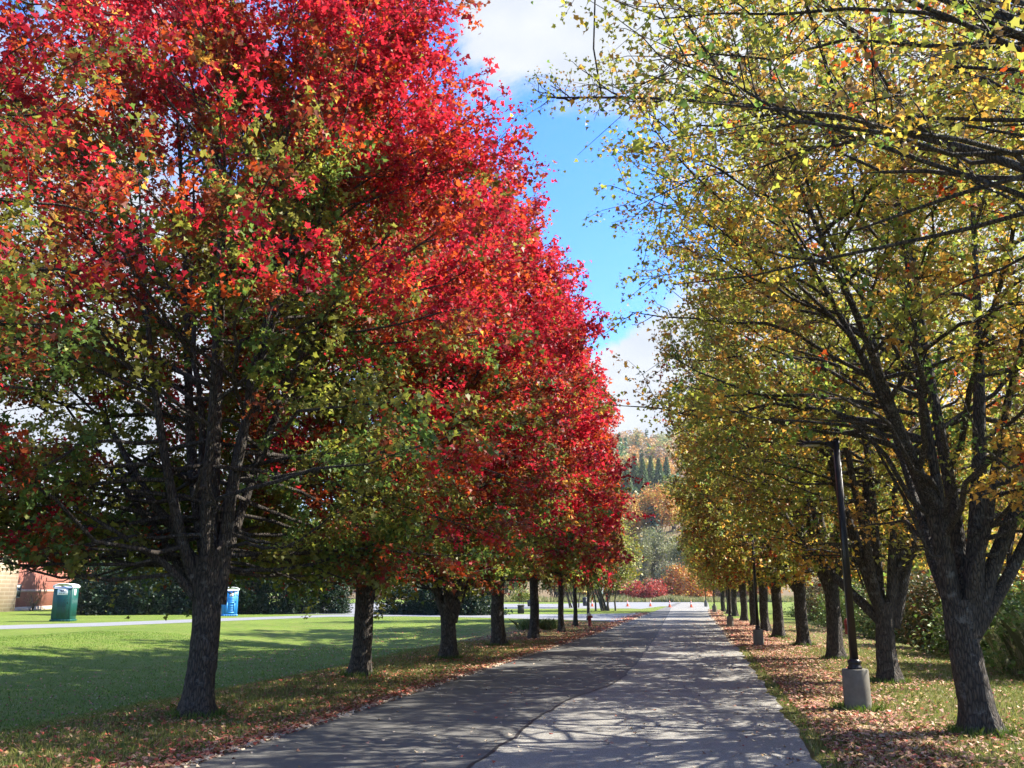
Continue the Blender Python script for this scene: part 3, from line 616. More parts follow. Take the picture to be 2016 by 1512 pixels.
# ------------------------------------------------------------ road sign, bins, potted shrub
x, y = G(1183.5, 1198); e = empty('road_sign', (x, y, 0), .1); tag(e, 'small white sign with dark marks on a thin post by the parking lot', 'sign')
m_ = MB(); m_.bar((0, 0, -.1), (0, 0, 2.05), .03, n=8); m_.build('post', plain('sign_post', (.06, .065, .05), .5, .4), e)
m_ = MB(); m_.box(-.24, -.045, 1.45, .24, -.032, 2.1, .004); pn = m_.build('panel', M_WHT, e)
m_ = MB(); m_.box(-.16, -.049, 1.78, .16, -.0455, 1.98); ink = plain('sign_ink', (.05, .05, .06), .5); m_.build('marking', ink, pn); m_ = MB(); m_.box(-.13, -.049, 1.56, .10, -.0455, 1.62); m_.build('marking', ink, pn)
M_BIN = plain('dark_plastic', (.025, .03, .028), .5)
for px, py, lab in ((1043, 1194, 'dark litter bin left of the fifth left maple, at the parking lot edge'), (1152, 1193, 'dark litter bin left of the last left maple trunk')):
    x, y = G(px, py); e = empty('litter_bin', (x, y, 0)); tag(e, lab, 'litter bin', 'litter bins')
    m_ = MB(); m_.lathe([(.26, 0), (.32, .85)], 16); m_.build('body', M_BIN, e); m_ = MB(); m_.lathe([(.34, .85), (.34, .92), (.2, 1.05)], 16); m_.build('lid', M_BIN, e)

# ------------------------------------------------------------ shrubs and bush-like plants
def bush(name, seed, rx, ry, h, n, size, pal, w, K=26, shape='dome', tmpl=LEAF4, up=.4, z0=.0, sig=.22, stems=8, stem_c=None, sparse=False):
    rng = np.random.default_rng(seed); pts = []
    while len(pts) < K:
        p = rng.uniform(-1, 1, 3); z = (p[2]+1)/2; rr_ = math.hypot(p[0], p[1])
        lim = {'dome': math.sqrt(max(0, 1-z**2.2)), 'column': (1-z**3)*.95, 'cone': (1-z)*.98+.02, 'egg': math.sin(math.pi*min(1, z*.92+.08))**.7, 'spray': .35+.65*z}[shape]
        if rr_ < lim*.98 and rr_ > lim*.35: pts.append((p[0]*rx, p[1]*ry, z0+z*(h-z0)))
    pts = np.array(pts); o = rng.integers(0, K, n)
    C = pts[o]+rng.normal(0, 1, (n, 3))*np.array((rx, ry, h*.42))*sig; C[:, 2] = np.maximum(C[:, 2], z0+.02+rng.random(n)*.1)
    kn = rng.normal(0, 1, K)[o]; tn = pick(rng, pal, w, n)*rng.uniform(.7, 1.3, (n, 1))*(1+.16*kn[:, None]); tn = np.clip(tn, 0.003, .8)
    V, Fx, tn = leaves(C, size*rng.uniform(.6, 1.4, n), tn, rng, tmpl, up=up)
    fm = mesh_np(name, V, [Fx], False, tn)
    P = []; 
    for k in range(stems):
        q = pts[rng.integers(0, K)]; b0_ = np.array((rng.normal(0, .12*rx), rng.normal(0, .12*ry), -.1)); t = np.linspace(0, 1, 6)[:, None]
        c1 = np.array((q[0]*.3, q[1]*.3, q[2]*.5)); P.append((1-t)**2*b0_+2*t*(1-t)*c1+t*t*q)
    P = np.array(P); V, Fq = tubes(P, np.full((stems, 1), max(.012, h*.010))*np.linspace(1, .3, 6)[None], 5)
    return fm, mesh_np(name+'_stem', V, [Fq], True)
def put_bush(name, ms, x, y, label, cat, group=None, rz=0, s=1, z=None, mat=M_SHRUB, fol='foliage', stm='stem', stem_mat=M_TWIG):
    e = empty(name, (x, y, float(terrain(x, y)) if z is None else z), rz, s); tag(e, label, cat, group)
    link(fol, ms[0], mat, e)
    if ms[1] is not None: link(stm, ms[1], stem_mat, e)
    return e
DG = [(.016, .036, .016), (.024, .05, .022), (.035, .06, .028)]
H1 = bush('hedge_a', 31, 2.3, 1.8, 4.3, 9000, .20, DG, [3, 3, 1], 60, 'column', sig=.16)
H2 = bush('hedge_b', 32, 1.7, 1.7, 5.6, 9000, .20, [(.03, .06, .02), (.05, .085, .03), (.02, .045, .02)], [2, 2, 2], 60, 'egg', sig=.15)
H3 = bush('hedge_c', 33, 2.2, 1.8, 2.9, 8000, .18, DG, [3, 3, 1], 50, 'dome', sig=.17)
HB = [(170, 1209, H2, .95, 'tall dark green evergreen bush between the brick building and the green toilet'), (205, 1210, H1, 1, 'dense dark evergreen bush directly right of the green portable toilet'),
      (262, 1210, H1, .92, 'low dark evergreen bush left of the big near trunk, second from the green toilet'), (318, 1209.5, H1, 1.05, 'dark evergreen bush left of the big near trunk, third from the green toilet'),
      (370, 1209, H1, 1.0, 'dark evergreen bush just behind the big near trunk'), (425, 1209, H1, .98, 'dark evergreen bush behind the left side of the blue toilet'),
      (487, 1209, H2, 1.0, 'lighter green feathery evergreen bush directly right of the blue portable toilet'), (545, 1208.5, H1, 1.1, 'dark evergreen bush right of the feathery lighter one'),
      (600, 1208, H1, 1.0, 'dark evergreen bush between the feathery one and the second left trunk'), (652, 1207.5, H1, .8, 'lowest dark evergreen bush, at the right end of the hedge by the pale drive'),
      (800, 1209.5, H3, 1.0, 'dark round bush between the second and third left maple trunks'), (850, 1210, H3, .8, 'small dark round bush right behind the third left trunk'), (925, 1210.5, H3, 1.05, 'dark round bush between the third and fourth left maple trunks')]
for k, (px, py, m_, s, lab) in enumerate(HB):
    x, y = G(px, py); o = put_bush('evergreen_bush', m_, x, y, lab, 'bush', 'evergreen bushes beyond the lawn', rz=k*1.3, s=s, z=0); o.scale = (s, s, s*(.82+.36*((k*7) % 5)/4))
BT = [bush('bg_tree', 41, 4.6, 4.6, 11.5, 7000, .42, [OLIV*.9, GRN, YGR*.8, (.04, .09, .02)], [3, 4, 1, 2], 55, 'egg', z0=2.2, sig=.17, stems=12), bush('bg_tree2', 42, 4.4, 4.4, 10.5, 6000, .42, [YGR, OLIV, GOLD*.7, GRN], [3, 4, 1, 2], 50, 'egg', z0=2, sig=.17, stems=12)]
for k, (px, Yd, v, s, lab) in enumerate(((172, 130, 0, .8, 'mid green tree behind the brick building corner and the evergreen bushes'), (275, 88, 0, .95, 'dark green tree rising behind the hedge left of the big near trunk'), (390, 95, 1, .9, 'olive tree rising behind the hedge at the big near trunk'), (500, 90, 0, .95, 'green tree rising behind the blue toilet and feathery bush'),
                                       (610, 98, 1, 1.0, 'olive tree rising behind the right end of the hedge'), (860, 150, 1, 1.0, 'distant olive tree seen between the second and fourth left trunks'), (1000, 165, 0, 1.0, 'distant green tree beyond the parking lot, left of the fifth left trunk'), (1095, 175, 1, 1.1, 'distant olive tree beyond the parking lot behind the sixth left trunk'), (1165, 180, 1, .85, 'distant olive tree behind the small white sign'), (730, 140, 0, 1.0, 'distant green tree behind the second left maple trunk'), (-60, 100, 0, 1, 'green tree behind the brick building, at the left picture edge'))):
    q = atY(px, 1165, Yd); put_bush('background_tree', BT[v], q[0], Yd, lab, 'tree', 'trees beyond the lawn', rz=k*1.1, s=s, z=0, fol='crown', stm='trunk')
YB = bush('yellowing_tree', 43, 3.3, 3.3, 9.6, 8000, .26, [YGR, OLIV*1.3, YEL*.7, BRWN], [4, 3, 1, 1], 60, 'egg', z0=1.9, sig=.17, stems=10)
for px, Yd, s_k, lab in ((1190, 84, 1.0, 'rounded yellow green tree just beyond the last left maple'), (1128, 100, .9, 'rounded yellow green tree beyond the side road, behind the seventh left maple')):
    q = atY(px, 1165, Yd); put_bush('yellowing_tree', YB, q[0], Yd, lab, 'tree', 'trees beyond the side road', rz=px, s=s_k, z=0, fol='crown', stm='trunk')
# bare shrub by the building
x, y = G(62, 1203)
rng = np.random.default_rng(50); P = []
for k in range(34):
    a = rng.uniform(0, 6.28); l = rng.uniform(.5, 1.1); st = np.array((rng.normal(0, .05), rng.normal(0, .05), rng.uniform(0, .5) if k > 8 else -.1)); en = st+np.array((math.cos(a)*l*.75, math.sin(a)*l*.75, l*1.4)); t = np.linspace(0, 1, 5)[:, None]
    P.append(st+(en-st)*t+rng.normal(0, .03, (5, 3)))
V, Fq = tubes(np.array(P), np.full((34, 1), .022)*np.linspace(1, .25, 5)[None], 4)
bs = empty('bare_shrub', (x, y, 0)); tag(bs, 'small nearly leafless shrub before the brick wall', 'shrub'); link('stem', mesh_np('bare_shrub', V, [Fq], True), M_TWIG, bs)
C = np.array(P)[:, 3:].reshape(-1, 3); C = np.repeat(C, 5, 0)+rng.normal(0, .12, (len(C)*5, 3)); V, Fx, tn = leaves(C, .07, pick(rng, [BRWN, RUST, YGR], [2, 1, 1], len(C)), rng, LEAF4); link('foliage', mesh_np('bare_shrub_l', V, [Fx], False, tn), M_SHRUB, bs)
# potted shrub at the parking lot
x, y = G(1025.5, 1208); e = empty('potted_shrub', (x, y, 0)); tag(e, 'small slender shrub in a dark square planter on the grass island', 'potted plant')
m_ = MB(); m_.box(-.26, -.26, 0, .26, .26, .6, .02); m_.box(-.29, -.29, .6, .29, .29, .66, .01); m_.build('planter', plain('planter', (.06, .055, .045), .8), e)
ps = bush('potted', 51, .75, .75, 2.2, 900, .13, [GRN, OLIV, YGR], [2, 2, 1], 20, 'egg', z0=1.0, sig=.2, stems=5); link('foliage', ps[0], M_SHRUB, e); link('stem', ps[1], M_TWIG, e)
# drooping grass clump in the swale
def blades(name, C, h, w, pal, wt, rng, lean=.35, tmpl_n=3):
    n = len(C); a = rng.uniform(0, 6.28, n); h = h*rng.uniform(.55, 1.2, n); ln = np.abs(rng.normal(0, lean, n))*h; b_ = rng.uniform(0, 6.28, n)
    sd_ = np.stack([np.cos(a), np.sin(a), np.zeros(n)], -1)*(w*rng.uniform(.6, 1.3, n))[:, None]/2; out = np.stack([np.cos(b_), np.sin(b_), np.zeros(n)], -1)
    mid_ = C+out*(ln*.3)[:, None]+np.array((0, 0, 1))*(h*.6)[:, None]; tip = C+out*ln[:, None]+np.array((0, 0, 1))*h[:, None]
    V = np.stack([C-sd_, C+sd_, mid_+sd_*.7, tip, mid_-sd_*.7], 1).reshape(-1, 3); Fx = np.arange(n*5).reshape(n, 5)
    tn = np.clip(pick(rng, pal, wt, n)*rng.uniform(.7, 1.3, (n, 1)), 0, .85)
    return mesh_np(name, V, [Fx], False, tn)
for px, py, lab in ((1042, 1240, 'arching grass clump in the lawn dip left of the fifth left trunk'), (1078, 1239, 'arching grass clump in the lawn dip right of the fifth left trunk')):
    x, y = G(px, py); rng = np.random.default_rng(int(px)); n = 700; C = np.stack([rng.normal(0, .22, n), rng.normal(0, .25, n), np.zeros(n)], -1)
    o = link('grass_clump', blades('clump', C, .46, .03, [(.08, .13, .04), (.14, .18, .06), (.2, .19, .09)], [3, 2, 1], rng, .8), M_BLADE); o.location = (x, y, float(terrain(x, y))); tag(o, lab, 'plant', 'arching grass clumps')

# ------------------------------------------------------------ portable toilets
def toilet(loc, rz, base_c, roof_c, label, s=1.0, ribs='arch'):
    e = empty('portable_toilet', (*loc, 0), rz, s); tag(e, label, 'portable toilet')
    mb = plain('toilet_'+ribs, base_c, .42, 0, .12, 3); mr = plain('toilet_roof_'+ribs, roof_c, .4, 0, .05); dk = plain('toilet_gap_'+ribs, tuple(c*.35 for c in base_c), .5); li = plain('toilet_trim_'+ribs, tuple(min(.8, c*1.35+.01) for c in base_c), .42, 0, .1)
    w, d, h = .54, .54, 1.98
    b_ = MB(); b_.box(-w, -d, .12, w, d, h, .03); b_.build('cabin', mb, e)
    sk = MB(); sk.box(-w-.04, -d-.04, .0, w+.04, d+.04, .12, .012)
    for k in range(6): sk.box(-.5+k*.18, -d-.055, .015, -.42+k*.18, -d-.0405, .10)
    sk.build('skid_base', mb, e)
    r = MB(); V = []; prof = []
    for k in range(13):
        a = math.pi*k/12; prof.append((-math.cos(a)*(w+.05), h-.01+math.sin(a)**.75*.22))
    for yy, s_ in ((-d-.06, .90), (-d-.04, 1), (d+.04, 1), (d+.06, .90)):
        V += [(x*s_, yy, h+(z-h)*s_) for x, z in prof]+[(-w*s_-.0, yy, h-.08), (w*s_, yy, h-.08)]
    n_ = 15; order = list(range(13))+[14, 13]
    Fs = [(k*n_+order[i], k*n_+order[(i+1) % n_], (k+1)*n_+order[(i+1) % n_], (k+1)*n_+order[i]) for k in range(3) for i in range(n_)]+[tuple(order), tuple(3*n_+i for i in reversed(order))]
    r.add(V, Fs); r.build('roof', mr, e, False)
    dr = MB(); dr.box(-.40, -d-.03, .16, .40, -d-.001, 1.90, .01); door = dr.build('door', mb, e)
    ed = MB()
    for x0, x1 in ((-.425, -.405), (.405, .425)): ed.box(x0, -d-.012, .14, x1, -d-.0005, 1.93)
    ed.build('door_gap', dk, e)
    pn = MB()
    if ribs == 'arch':
        for r0 in (.12, .19, .26):
            pts = [(r0*math.cos(a)-.0, .85+r0*2.2*math.sin(a)) for a in np.linspace(math.pi*.5, math.pi, 9)]
            for sx in (-1, 1):
                off_ = .33*sx
                for (xa, za), (xb, zb) in zip(pts[:-1], pts[1:]): pn.bar((sx*(xa)+off_*1.0, -d-.032, za), (sx*(xb)+off_*1.0, -d-.032, zb), .013, n=5)
                pn.bar((sx*(-r0)+off_, -d-.032, .25), (sx*(-r0)+off_, -d-.032, .85), .013, n=5)
    else:
        pn.box(-.26, -d-.048, .22, .26, -d-.031, .30); pn.box(-.26, -d-.048, .98, .26, -d-.031, 1.06); pn.box(-.30, -d-.048, .22, -.25, -d-.031, 1.06); pn.box(.25, -d-.048, .22, .30, -d-.031, 1.06)
        for k in range(3): pn.box(-.24, -d-.05, 1.14+k*.10, .24, -d-.031, 1.19+k*.10)
        for k in range(3): pn.box(-.18, -d-.045, .42+k*.16, .18, -d-.031, .46+k*.16)
    pn.build('door_relief', li if ribs != 'arch' else dk, door)
    hn = MB(); hn.box(.32, -d-.06, 1.0, .36, -d-.031, 1.14, .004); hn.build('handle', dk, door)
    if ribs == 'arch':
        sg = MB(); sg.box(-.30, -d-.045, 1.52, .28, -d-.033, 1.86, .004); sgn = sg.build('sign_panel', M_WHT, door)
        ik = MB(); ik.lathe([(.001, 0)]*2, 3) if False else None
        ik.box(-.16, -d-.049, 1.74, -.02, -d-.0455, 1.80); ik.box(-.12, -d-.049, 1.70, .02, -d-.0455, 1.74); ik.box(.0, -d-.049, 1.73, .05, -d-.0455, 1.82); ik.box(-.18, -d-.049, 1.76, -.16, -d-.0455, 1.79)
        for k, (a, c) in enumerate(((.07, .14), (.15, .22), (.02, .06))): ik.box(a, -d-.049, 1.70, c, -d-.0455, 1.725)
        for a, c in ((-.20, -.11), (-.09, -.02), (.01, .11)): ik.box(a, -d-.049, 1.60, c, -d-.0455, 1.635)
        ik.build('marking', plain('sign_ink_toilet', (.06, .05, .12), .5), sgn)
        s2 = MB(); s2.box(w+.001, -.25, 1.50, w+.012, .05, 1.85, .003); s2.build('sign_panel', M_WHT, e)
        s3 = MB()
        for k in range(5): s3.box(w+.001, -.42+k*.2, .3, w+.018, -.38+k*.2, 1.35)
        s3.build('side_rib', mb, e)
    else:
        sg = MB(); sg.box(-.13, -d-.052, 1.48, .15, -d-.033, 1.72, .004); sgn = sg.build('sign_panel', M_WHT, door)
        ik = MB(); ik.box(-.03, -d-.056, 1.56, .06, -d-.0525, 1.65); ik.build('marking', plain('sign_pink', (.6, .25, .25), .5), sgn)
    for k in range(7): vt = MB(); vt.box(-.36+k*.11, -d-.018, 1.925, -.30+k*.11, -d-.0005, 1.965); vt.build('vent', mr, e)
toilet(G(124, 1223), R(8), (.004, .075, .062), (.72, .76, .80), 'dark green portable toilet with white roof and sign on the lawn by the path', 1.0)
toilet(G(450, 1212.5), R(28), (.02, .24, .62), (.74, .8, .86), 'bright blue portable toilet with a pale domed roof behind the near maple trunk', .93, 'panel')

# ------------------------------------------------------------ brick building
def brick_mat(name, c1, c2, mortar, bw, rh, ms_):
    m, t, b_, o = new_mat(name); c = N(t, 'ShaderNodeTexCoord'); sep = N(t, 'ShaderNodeSeparateXYZ'); L(t, c.outputs['Object'], sep.inputs[0]); cb = N(t, 'ShaderNodeCombineXYZ')
    L(t, math_(t, 'ADD', sep.outputs[0], sep.outputs[1]), cb.inputs[0]); L(t, sep.outputs[2], cb.inputs[1])
    br = N(t, 'ShaderNodeTexBrick'); L(t, cb.outputs[0], br.inputs['Vector']); br.inputs['Color1'].default_value = (*c1, 1); br.inputs['Color2'].default_value = (*c2, 1); br.inputs['Mortar'].default_value = (*mortar, 1)
    br.inputs['Scale'].default_value = 1; br.inputs['Brick Width'].default_value = bw; br.inputs['Row Height'].default_value = rh; br.inputs['Mortar Size'].default_value = ms_
    L(t, mixc(t, 1.0, br.outputs[0], ramp(t, noise(t, .9, 5, .6, c.outputs['Object']), [(.3, (.8, .8, .8)), (.7, (1.15, 1.1, 1.1))]), 'MULTIPLY'), b_.inputs['Base Color']); b_.inputs['Roughness'].default_value = .85; return m
M_BR = brick_mat('red_brick', (.42, .13, .085), (.36, .10, .07), (.42, .26, .20), .21, .072, .008)
M_BG = brick_mat('striped_beige_brick', (.36, .27, .18), (.33, .25, .165), (.44, .36, .27), 2.0, .34, .055)
A_ = np.array(G(21, 1203.5)); B_ = np.array(G(150, 1196.5)); dv = (B_-A_)/np.linalg.norm(B_-A_); ang = math.atan2(dv[1], dv[0])
bld = empty('brick_building', (A_[0], A_[1], 0), ang); tag(bld, 'red brick building with a striped beige corner block, behind the leaves at left', 'building')
def wall_hit(px, py):
    d = ray0(px, py); M2 = np.array([[d[0], -dv[0]], [d[1], -dv[1]]]); t, s = np.linalg.solve(M2, A_); return s, EYE+d[2]*t
Lw = np.linalg.norm(B_-A_); HT = 7.9
m_ = MB(); m_.box(0, 0, -.2, Lw+6, 11, HT); m_.build('wall', M_BR, bld)
m_ = MB(); m_.box(-9, -.30, -.2, 0, 11, HT+.5); m_.box(-24, -.22, -.2, -9.002, 11, HT+.1) ; m_.build('corner_block', M_BG, bld)
m_ = MB(); m_.box(-.0, -.05, HT, Lw+6.1, 11, HT+.28); m_.box(-24.1, -.42, HT+.5, .06, 11, HT+.78); m_.build('roof', plain('roof_trim', (.30, .31, .33), .5), bld)
z_b = wall_hit(45, 1163)[1]
m_ = MB(); m_.box(.0, -.03, z_b-.12, Lw+6, -.001, z_b+.12); m_.build('stone_band', plain('stone_band', (.50, .33, .25), .85), bld)
m_ = MB(); m_.box(0, -.05, -.2, Lw+6, -.002, .35); m_.build('plinth', plain('plinth', (.46, .36, .27), .85), bld)
M_GLS = plain('window_glass', (.03, .045, .06), .08); M_FRM = plain('dark_frame', (.025, .03, .04), .4); M_SILL = plain('pale_panel', (.62, .60, .55), .6)
def window(px0, py0, px1, py1, name='window', pane=None):
    s0, zt = wall_hit(px0, py0); s1, _ = wall_hit(px1, py0); _, zb = wall_hit((px0+px1)/2, py1); _, zt = wall_hit((px0+px1)/2, py0)
    f = MB(); f.box(s0, -.07, zb, s0+.09, -.032, zt); f.box(s1-.09, -.07, zb, s1, -.032, zt); f.box(s0+.09, -.07, zb, s1-.09, -.032, zb+.09); f.box(s0+.09, -.07, zt-.09, s1-.09, -.032, zt); f.box(s0+.09, -.065, (zt+zb)/2-.04, s1-.09, -.034, (zt+zb)/2+.04)
    o = f.build(name, M_FRM, bld); g = MB(); g.box(s0+.09, -.05, zb+.09, s1-.09, -.0305, zt-.09); g.build('pane', pane or M_GLS, o)
    if pane is None:
        q = MB(); q.box(s0+.09, -.056, zt-.32, s1-.09, -.0502, zt-.09); q.build('blind', M_SILL, o)
window(26, 1150, 41, 1177); window(29, 1067, 46, 1098); window(84, 1072, 97, 1099)
s0, zt = wall_hit(105, 1054); s1, _ = wall_hit(131, 1054); zb = wall_hit(118, 1112)[1]
f = MB(); f.box(s0-.1, -.9, zb-.1, s1+.1, -.002, zt+.1); bay = f.build('bay_window', M_FRM, bld)
for k in range(3):
    a = s0+(s1-s0)*k/3+.06; c = s0+(s1-s0)*(k+1)/3-.06
    g = MB(); g.box(a, -.94, zb+.05, c, -.9005, zb+(zt-zb)*.62); g.box(a, -.94, zb+(zt-zb)*.70, c, -.9005, zt); g.build('pane', plain('pale_blind', (.62, .63, .66), .3), bay)

# ------------------------------------------------------------ fallen leaves
rng = np.random.default_rng(77)
LITR = [(.42, .22, .16), (.27, .13, .085), (.36, .08, .05), (.42, .27, .12), (.17, .09, .06), (.48, .34, .22), (.28, .05, .045)]
def scatter(n, s0, s1, fu, bias=1.6):
    s = s0+(s1-s0)*rng.random(n)**bias; return fu(s, n), s
US_ = []; SZ = []
def band(n, s0, s1, fu, bias=1.6, size=.075):
    u, s = scatter(n, s0, s1, fu, bias); US_.append(np.stack([u, s], -1)); SZ.append(size*(1+np.clip((s-25)/60, 0, 1))*rng.uniform(.6, 1.3, n))
band(11000, 7, 75, lambda s, n: edge_l(s)+.10-np.abs(rng.exponential(.30, n)), 1.9)
band(6000, 7, 52, lambda s, n: edge_l(s)-rng.uniform(0, 4.0, n), 1.5, .06)
band(3200, 9, 45, lambda s, n: edge_l(s)-rng.uniform(3.5, 12, n), 1.3, .055)
band(22000, 6, 60, lambda s, n: edge_r(s)+.25+np.abs(rng.normal(.65, .48, n)), 1.9, .07)
band(6000, 6, 50, lambda s, n: edge_r(s)+rng.uniform(.05, 6.0, n), 1.6, .065)
band(4000, 30, 90, lambda s, n: edge_r(s)-.12+np.abs(rng.normal(0, .5, n)), 1.3, .08)
band(900, 6, 60, lambda s, n: edge_r(s)-np.abs(rng.exponential(1.5, n)), 1.5, .055); band(650, 6, 60, lambda s, n: rng.uniform(-5, 1, n), 1.5, .055)
for (px, py) in TB[:5]+RB_[:4]:
    a, c = US(*G(px, py)); n = 450; US_.append(np.stack([a+rng.normal(0, .55, n), c+rng.normal(0, .6, n)], -1)); SZ.append(np.full(n, .06))
q = np.concatenate(US_); sz = np.concatenate(SZ); x = q[:, 0]*cw+q[:, 1]*sw; y = -q[:, 0]*sw+q[:, 1]*cw
onroad = (q[:, 0] > edge_l(q[:, 1]))&(q[:, 0] < edge_r(q[:, 1])); z = np.where(onroad, .018, terrain(x, y)+.012+rng.random(len(x))*.025)
tn = pick(rng, LITR, [5, 3, 1.6, 3, 2, 2.4, 1], len(x)); left = q[:, 0] < -1; tn = np.where((left&(rng.random(len(x)) < .35))[:, None], pick(rng, [(.45, .10, .07), (.40, .16, .10)], [1, 1], len(x)), tn)*rng.uniform(.7, 1.3, (len(x), 1))
tn = np.where((onroad&(rng.random(len(x)) < .7))[:, None], np.array([(.55, .45, .33)]), tn)
V, Fx, tn = leaves(np.stack([x, y, z], -1), sz, np.clip(tn, 0, .8), rng, LEAF6, up=1.6, droop=.1, fold=.5)
tag(link('fallen_leaves', mesh_np('fallen_leaves', V, [Fx], False, tn), M_LITTER), 'tan, pink and red fallen maple leaves strewn along both road edges', 'fallen leaves', kind='stuff')
# ------------------------------------------------------------ grass
def turf(n, s0, s1, fu, h, w, pal, wt, bias=2.0):
    u, s = scatter(n, s0, s1, fu, bias); x = u*cw+s*sw; y = -u*sw+s*cw; return np.stack([x, y, terrain(x, y)-.005], -1)
Cg = [turf(75000, 6.5, 30, lambda s, n: edge_r(s)+.04+rng.uniform(0, 7, n)**1.0, 0, 0, 0, 0, 1.7), turf(60000, 7, 32, lambda s, n: edge_l(s)-.06-rng.uniform(0, 6, n), 0, 0, 0, 0, 1.6)]
C = np.concatenate(Cg)
tag(link('grass', blades('grass', C, .068, .010, [(.15, .20, .04), (.26, .27, .07), (.34, .28, .12), (.10, .16, .03)], [3, 3, 2, 2], rng, .7), M_BLADE), 'short olive and green grass of the road verges', 'grass', kind='stuff')
Cg = [turf(70000, 8, 36, lambda s, n: -10.5-rng.uniform(0, 16, n), 0, 0, 0, 0, 1.3)]
tag(link('grass', blades('grass2', Cg[0], .05, .012, [(.12, .22, .02), (.16, .27, .03), (.09, .17, .02)], [3, 2, 2], rng, .7), M_BLADE), 'bright green mown lawn grass beyond the left row of maples', 'grass', kind='stuff')
# tufts round the trunks and the lamp base
Cc = []
for (px, py) in TB[:4]+RB_[:5]+[(1690, 1400)]:
    gx, gy = G(px, py); n = 500; a = rng.uniform(0, 6.28, n); r = rng.uniform(.22, .42, n); xx = gx+r*np.cos(a); yy = gy+r*np.sin(a); Cc.append(np.stack([xx, yy, terrain(xx, yy)], -1))
tag(link('grass', blades('grass3', np.concatenate(Cc), .12, .012, [(.08, .15, .02), (.15, .2, .04)], [3, 2], rng, .5), M_BLADE), 'longer green grass tufts ringed about the trunk bases', 'grass', kind='stuff')

# ------------------------------------------------------------ right hand thicket
TH = [(.16, .26, .05), (.11, .18, .04), (.25, .28, .08), (.34, .33, .12)]
G1 = bush('thick_a', 61, 1.9, 1.6, 2.3, 9000, .12, TH, [4, 3, 2, 1], 60, 'dome', tmpl=LEAF4, sig=.2, stems=14)
G2 = bush('thick_b', 62, 1.7, 1.5, 2.9, 8000, .13, [(.16, .15, .06), (.10, .12, .04), (.30, .20, .07), (.30, .10, .04)], [3, 3, 2, 1], 60, 'egg', sig=.2, stems=14)
gls = ['bright green willowy bush behind the gap between the two nearest right maples', 'green bush right of the second right maple trunk', 'olive bush behind the second right maple trunk', 'green bush behind the first lamp pole', 'russet bush behind the third right maple trunk', 'green bush left of the third right maple trunk', 'green bush behind the fourth right maple', 'olive bush behind the fifth right maple', 'brown and green bush behind the second lamp', 'green bush behind the sixth right maple']
for k in range(10):
    s = 22.5+k*5.0+(k % 2)*.8; u = 7.9+.35*math.sin(k*2.1); x, y = XY(u, s); put_bush('thicket_bush', G2 if k in (2, 4, 7, 8) else G1, x, y, gls[k], 'bush', 'bushes along the right hand thicket', rz=k*1.7, s=(1.0, 1.1, .95, 1.05, 1, .9, 1.1, 1, 1, 1)[k])
n = 9000; rng = np.random.default_rng(66); s = 10+15*rng.random(n); u = 6.7+rng.random(n)*2.8+.25*np.sin(s*1.1); x = u*cw+s*sw; y = -u*sw+s*cw
tag(link('tall_grass', blades('reeds_r', np.stack([x, y, terrain(x, y)], -1), 1.35, .022, [(.42, .34, .19), (.52, .44, .28), (.20, .20, .08), (.12, .16, .05)], [4, 3, 3, 2], rng, .35), M_BLADE), 'tall straw coloured grass at the right picture edge behind the near maple', 'tall grass', kind='stuff')
YT = grow('thicket_tree', 71, 9.5, [(0, .3), (.15, .7), (.35, 1), (.6, .9), (.85, .6), (1, .15)], 3.6, 1.5, .11, None, 6, .9, tint=tint_gold(), leaf=.15, per=26, tmpl=LEAF4, low=1, sp2=.36, sp3=.26, up=.3, trunk_sides=12)
YT2 = grow('thicket_tree2', 72, 8.5, [(0, .3), (.15, .7), (.35, 1), (.6, .9), (.85, .6), (1, .15)], 3.4, 1.2, .10, None, 6, .9, tint=tint_gold(redlow=.3), leaf=.15, per=26, tmpl=LEAF4, low=1, sp2=.36, sp3=.26, up=.3, trunk_sides=12)
for k in range(15):
    s = 14+k*5.5; u = 14.2+1.5*math.sin(k*1.9); x, y = XY(u, s)
    place_tree('thicket_tree', (YT, YT2)[k % 2], (x, y), 'slender yellow and olive tree in the thicket beyond the right hand row of maples', 'tree', 'slender trees of the right hand thicket', rz=k*2.3, s=(1, .9, 1.1)[k % 3], bark=M_TWIG)

# ------------------------------------------------------------ far end: tall grass, shrubs, trees, hill
rng = np.random.default_rng(90)
n = 26000; px = rng.uniform(900, 1560, n); Yd = 152+rng.random(n)**1.5*22; x = (px-1008)/F*Yd; hh = 1.0+.8*clump3(np.stack([x, Yd, Yd*0], -1), .35, 1)
o = blades('reeds_f', np.stack([x, Yd, np.zeros(n)-.05], -1), np.clip(hh, .35, 2.2), .10, [(.34, .30, .15), (.20, .22, .07), (.45, .40, .26), (.14, .18, .06)], [4, 4, 2, 3], rng, .25)
tag(link('tall_grass', o, M_BLADE), 'pale tall grass and reeds across the far end of the road', 'tall grass', kind='stuff')
S1 = bush('sumac', 81, 3.2, 2.4, 3.6, 4200, .32, [(.50, .05, .05), (.42, .10, .05), (.30, .10, .06)], [4, 3, 2], 45, 'dome', sig=.19)
S2 = bush('sumac_b', 82, 3.4, 2.6, 4.2, 4200, .34, [(.30, .16, .07), (.26, .20, .10), (.36, .10, .06), (.2, .18, .07)], [4, 3, 2, 2], 45, 'dome', sig=.19)
S3 = bush('sumac_c', 83, 3.8, 3, 5.6, 5200, .34, [(.58, .22, .04), (.55, .36, .06), (.45, .10, .04), (.30, .22, .12)], [4, 3, 3, 1], 50, 'dome', sig=.19)
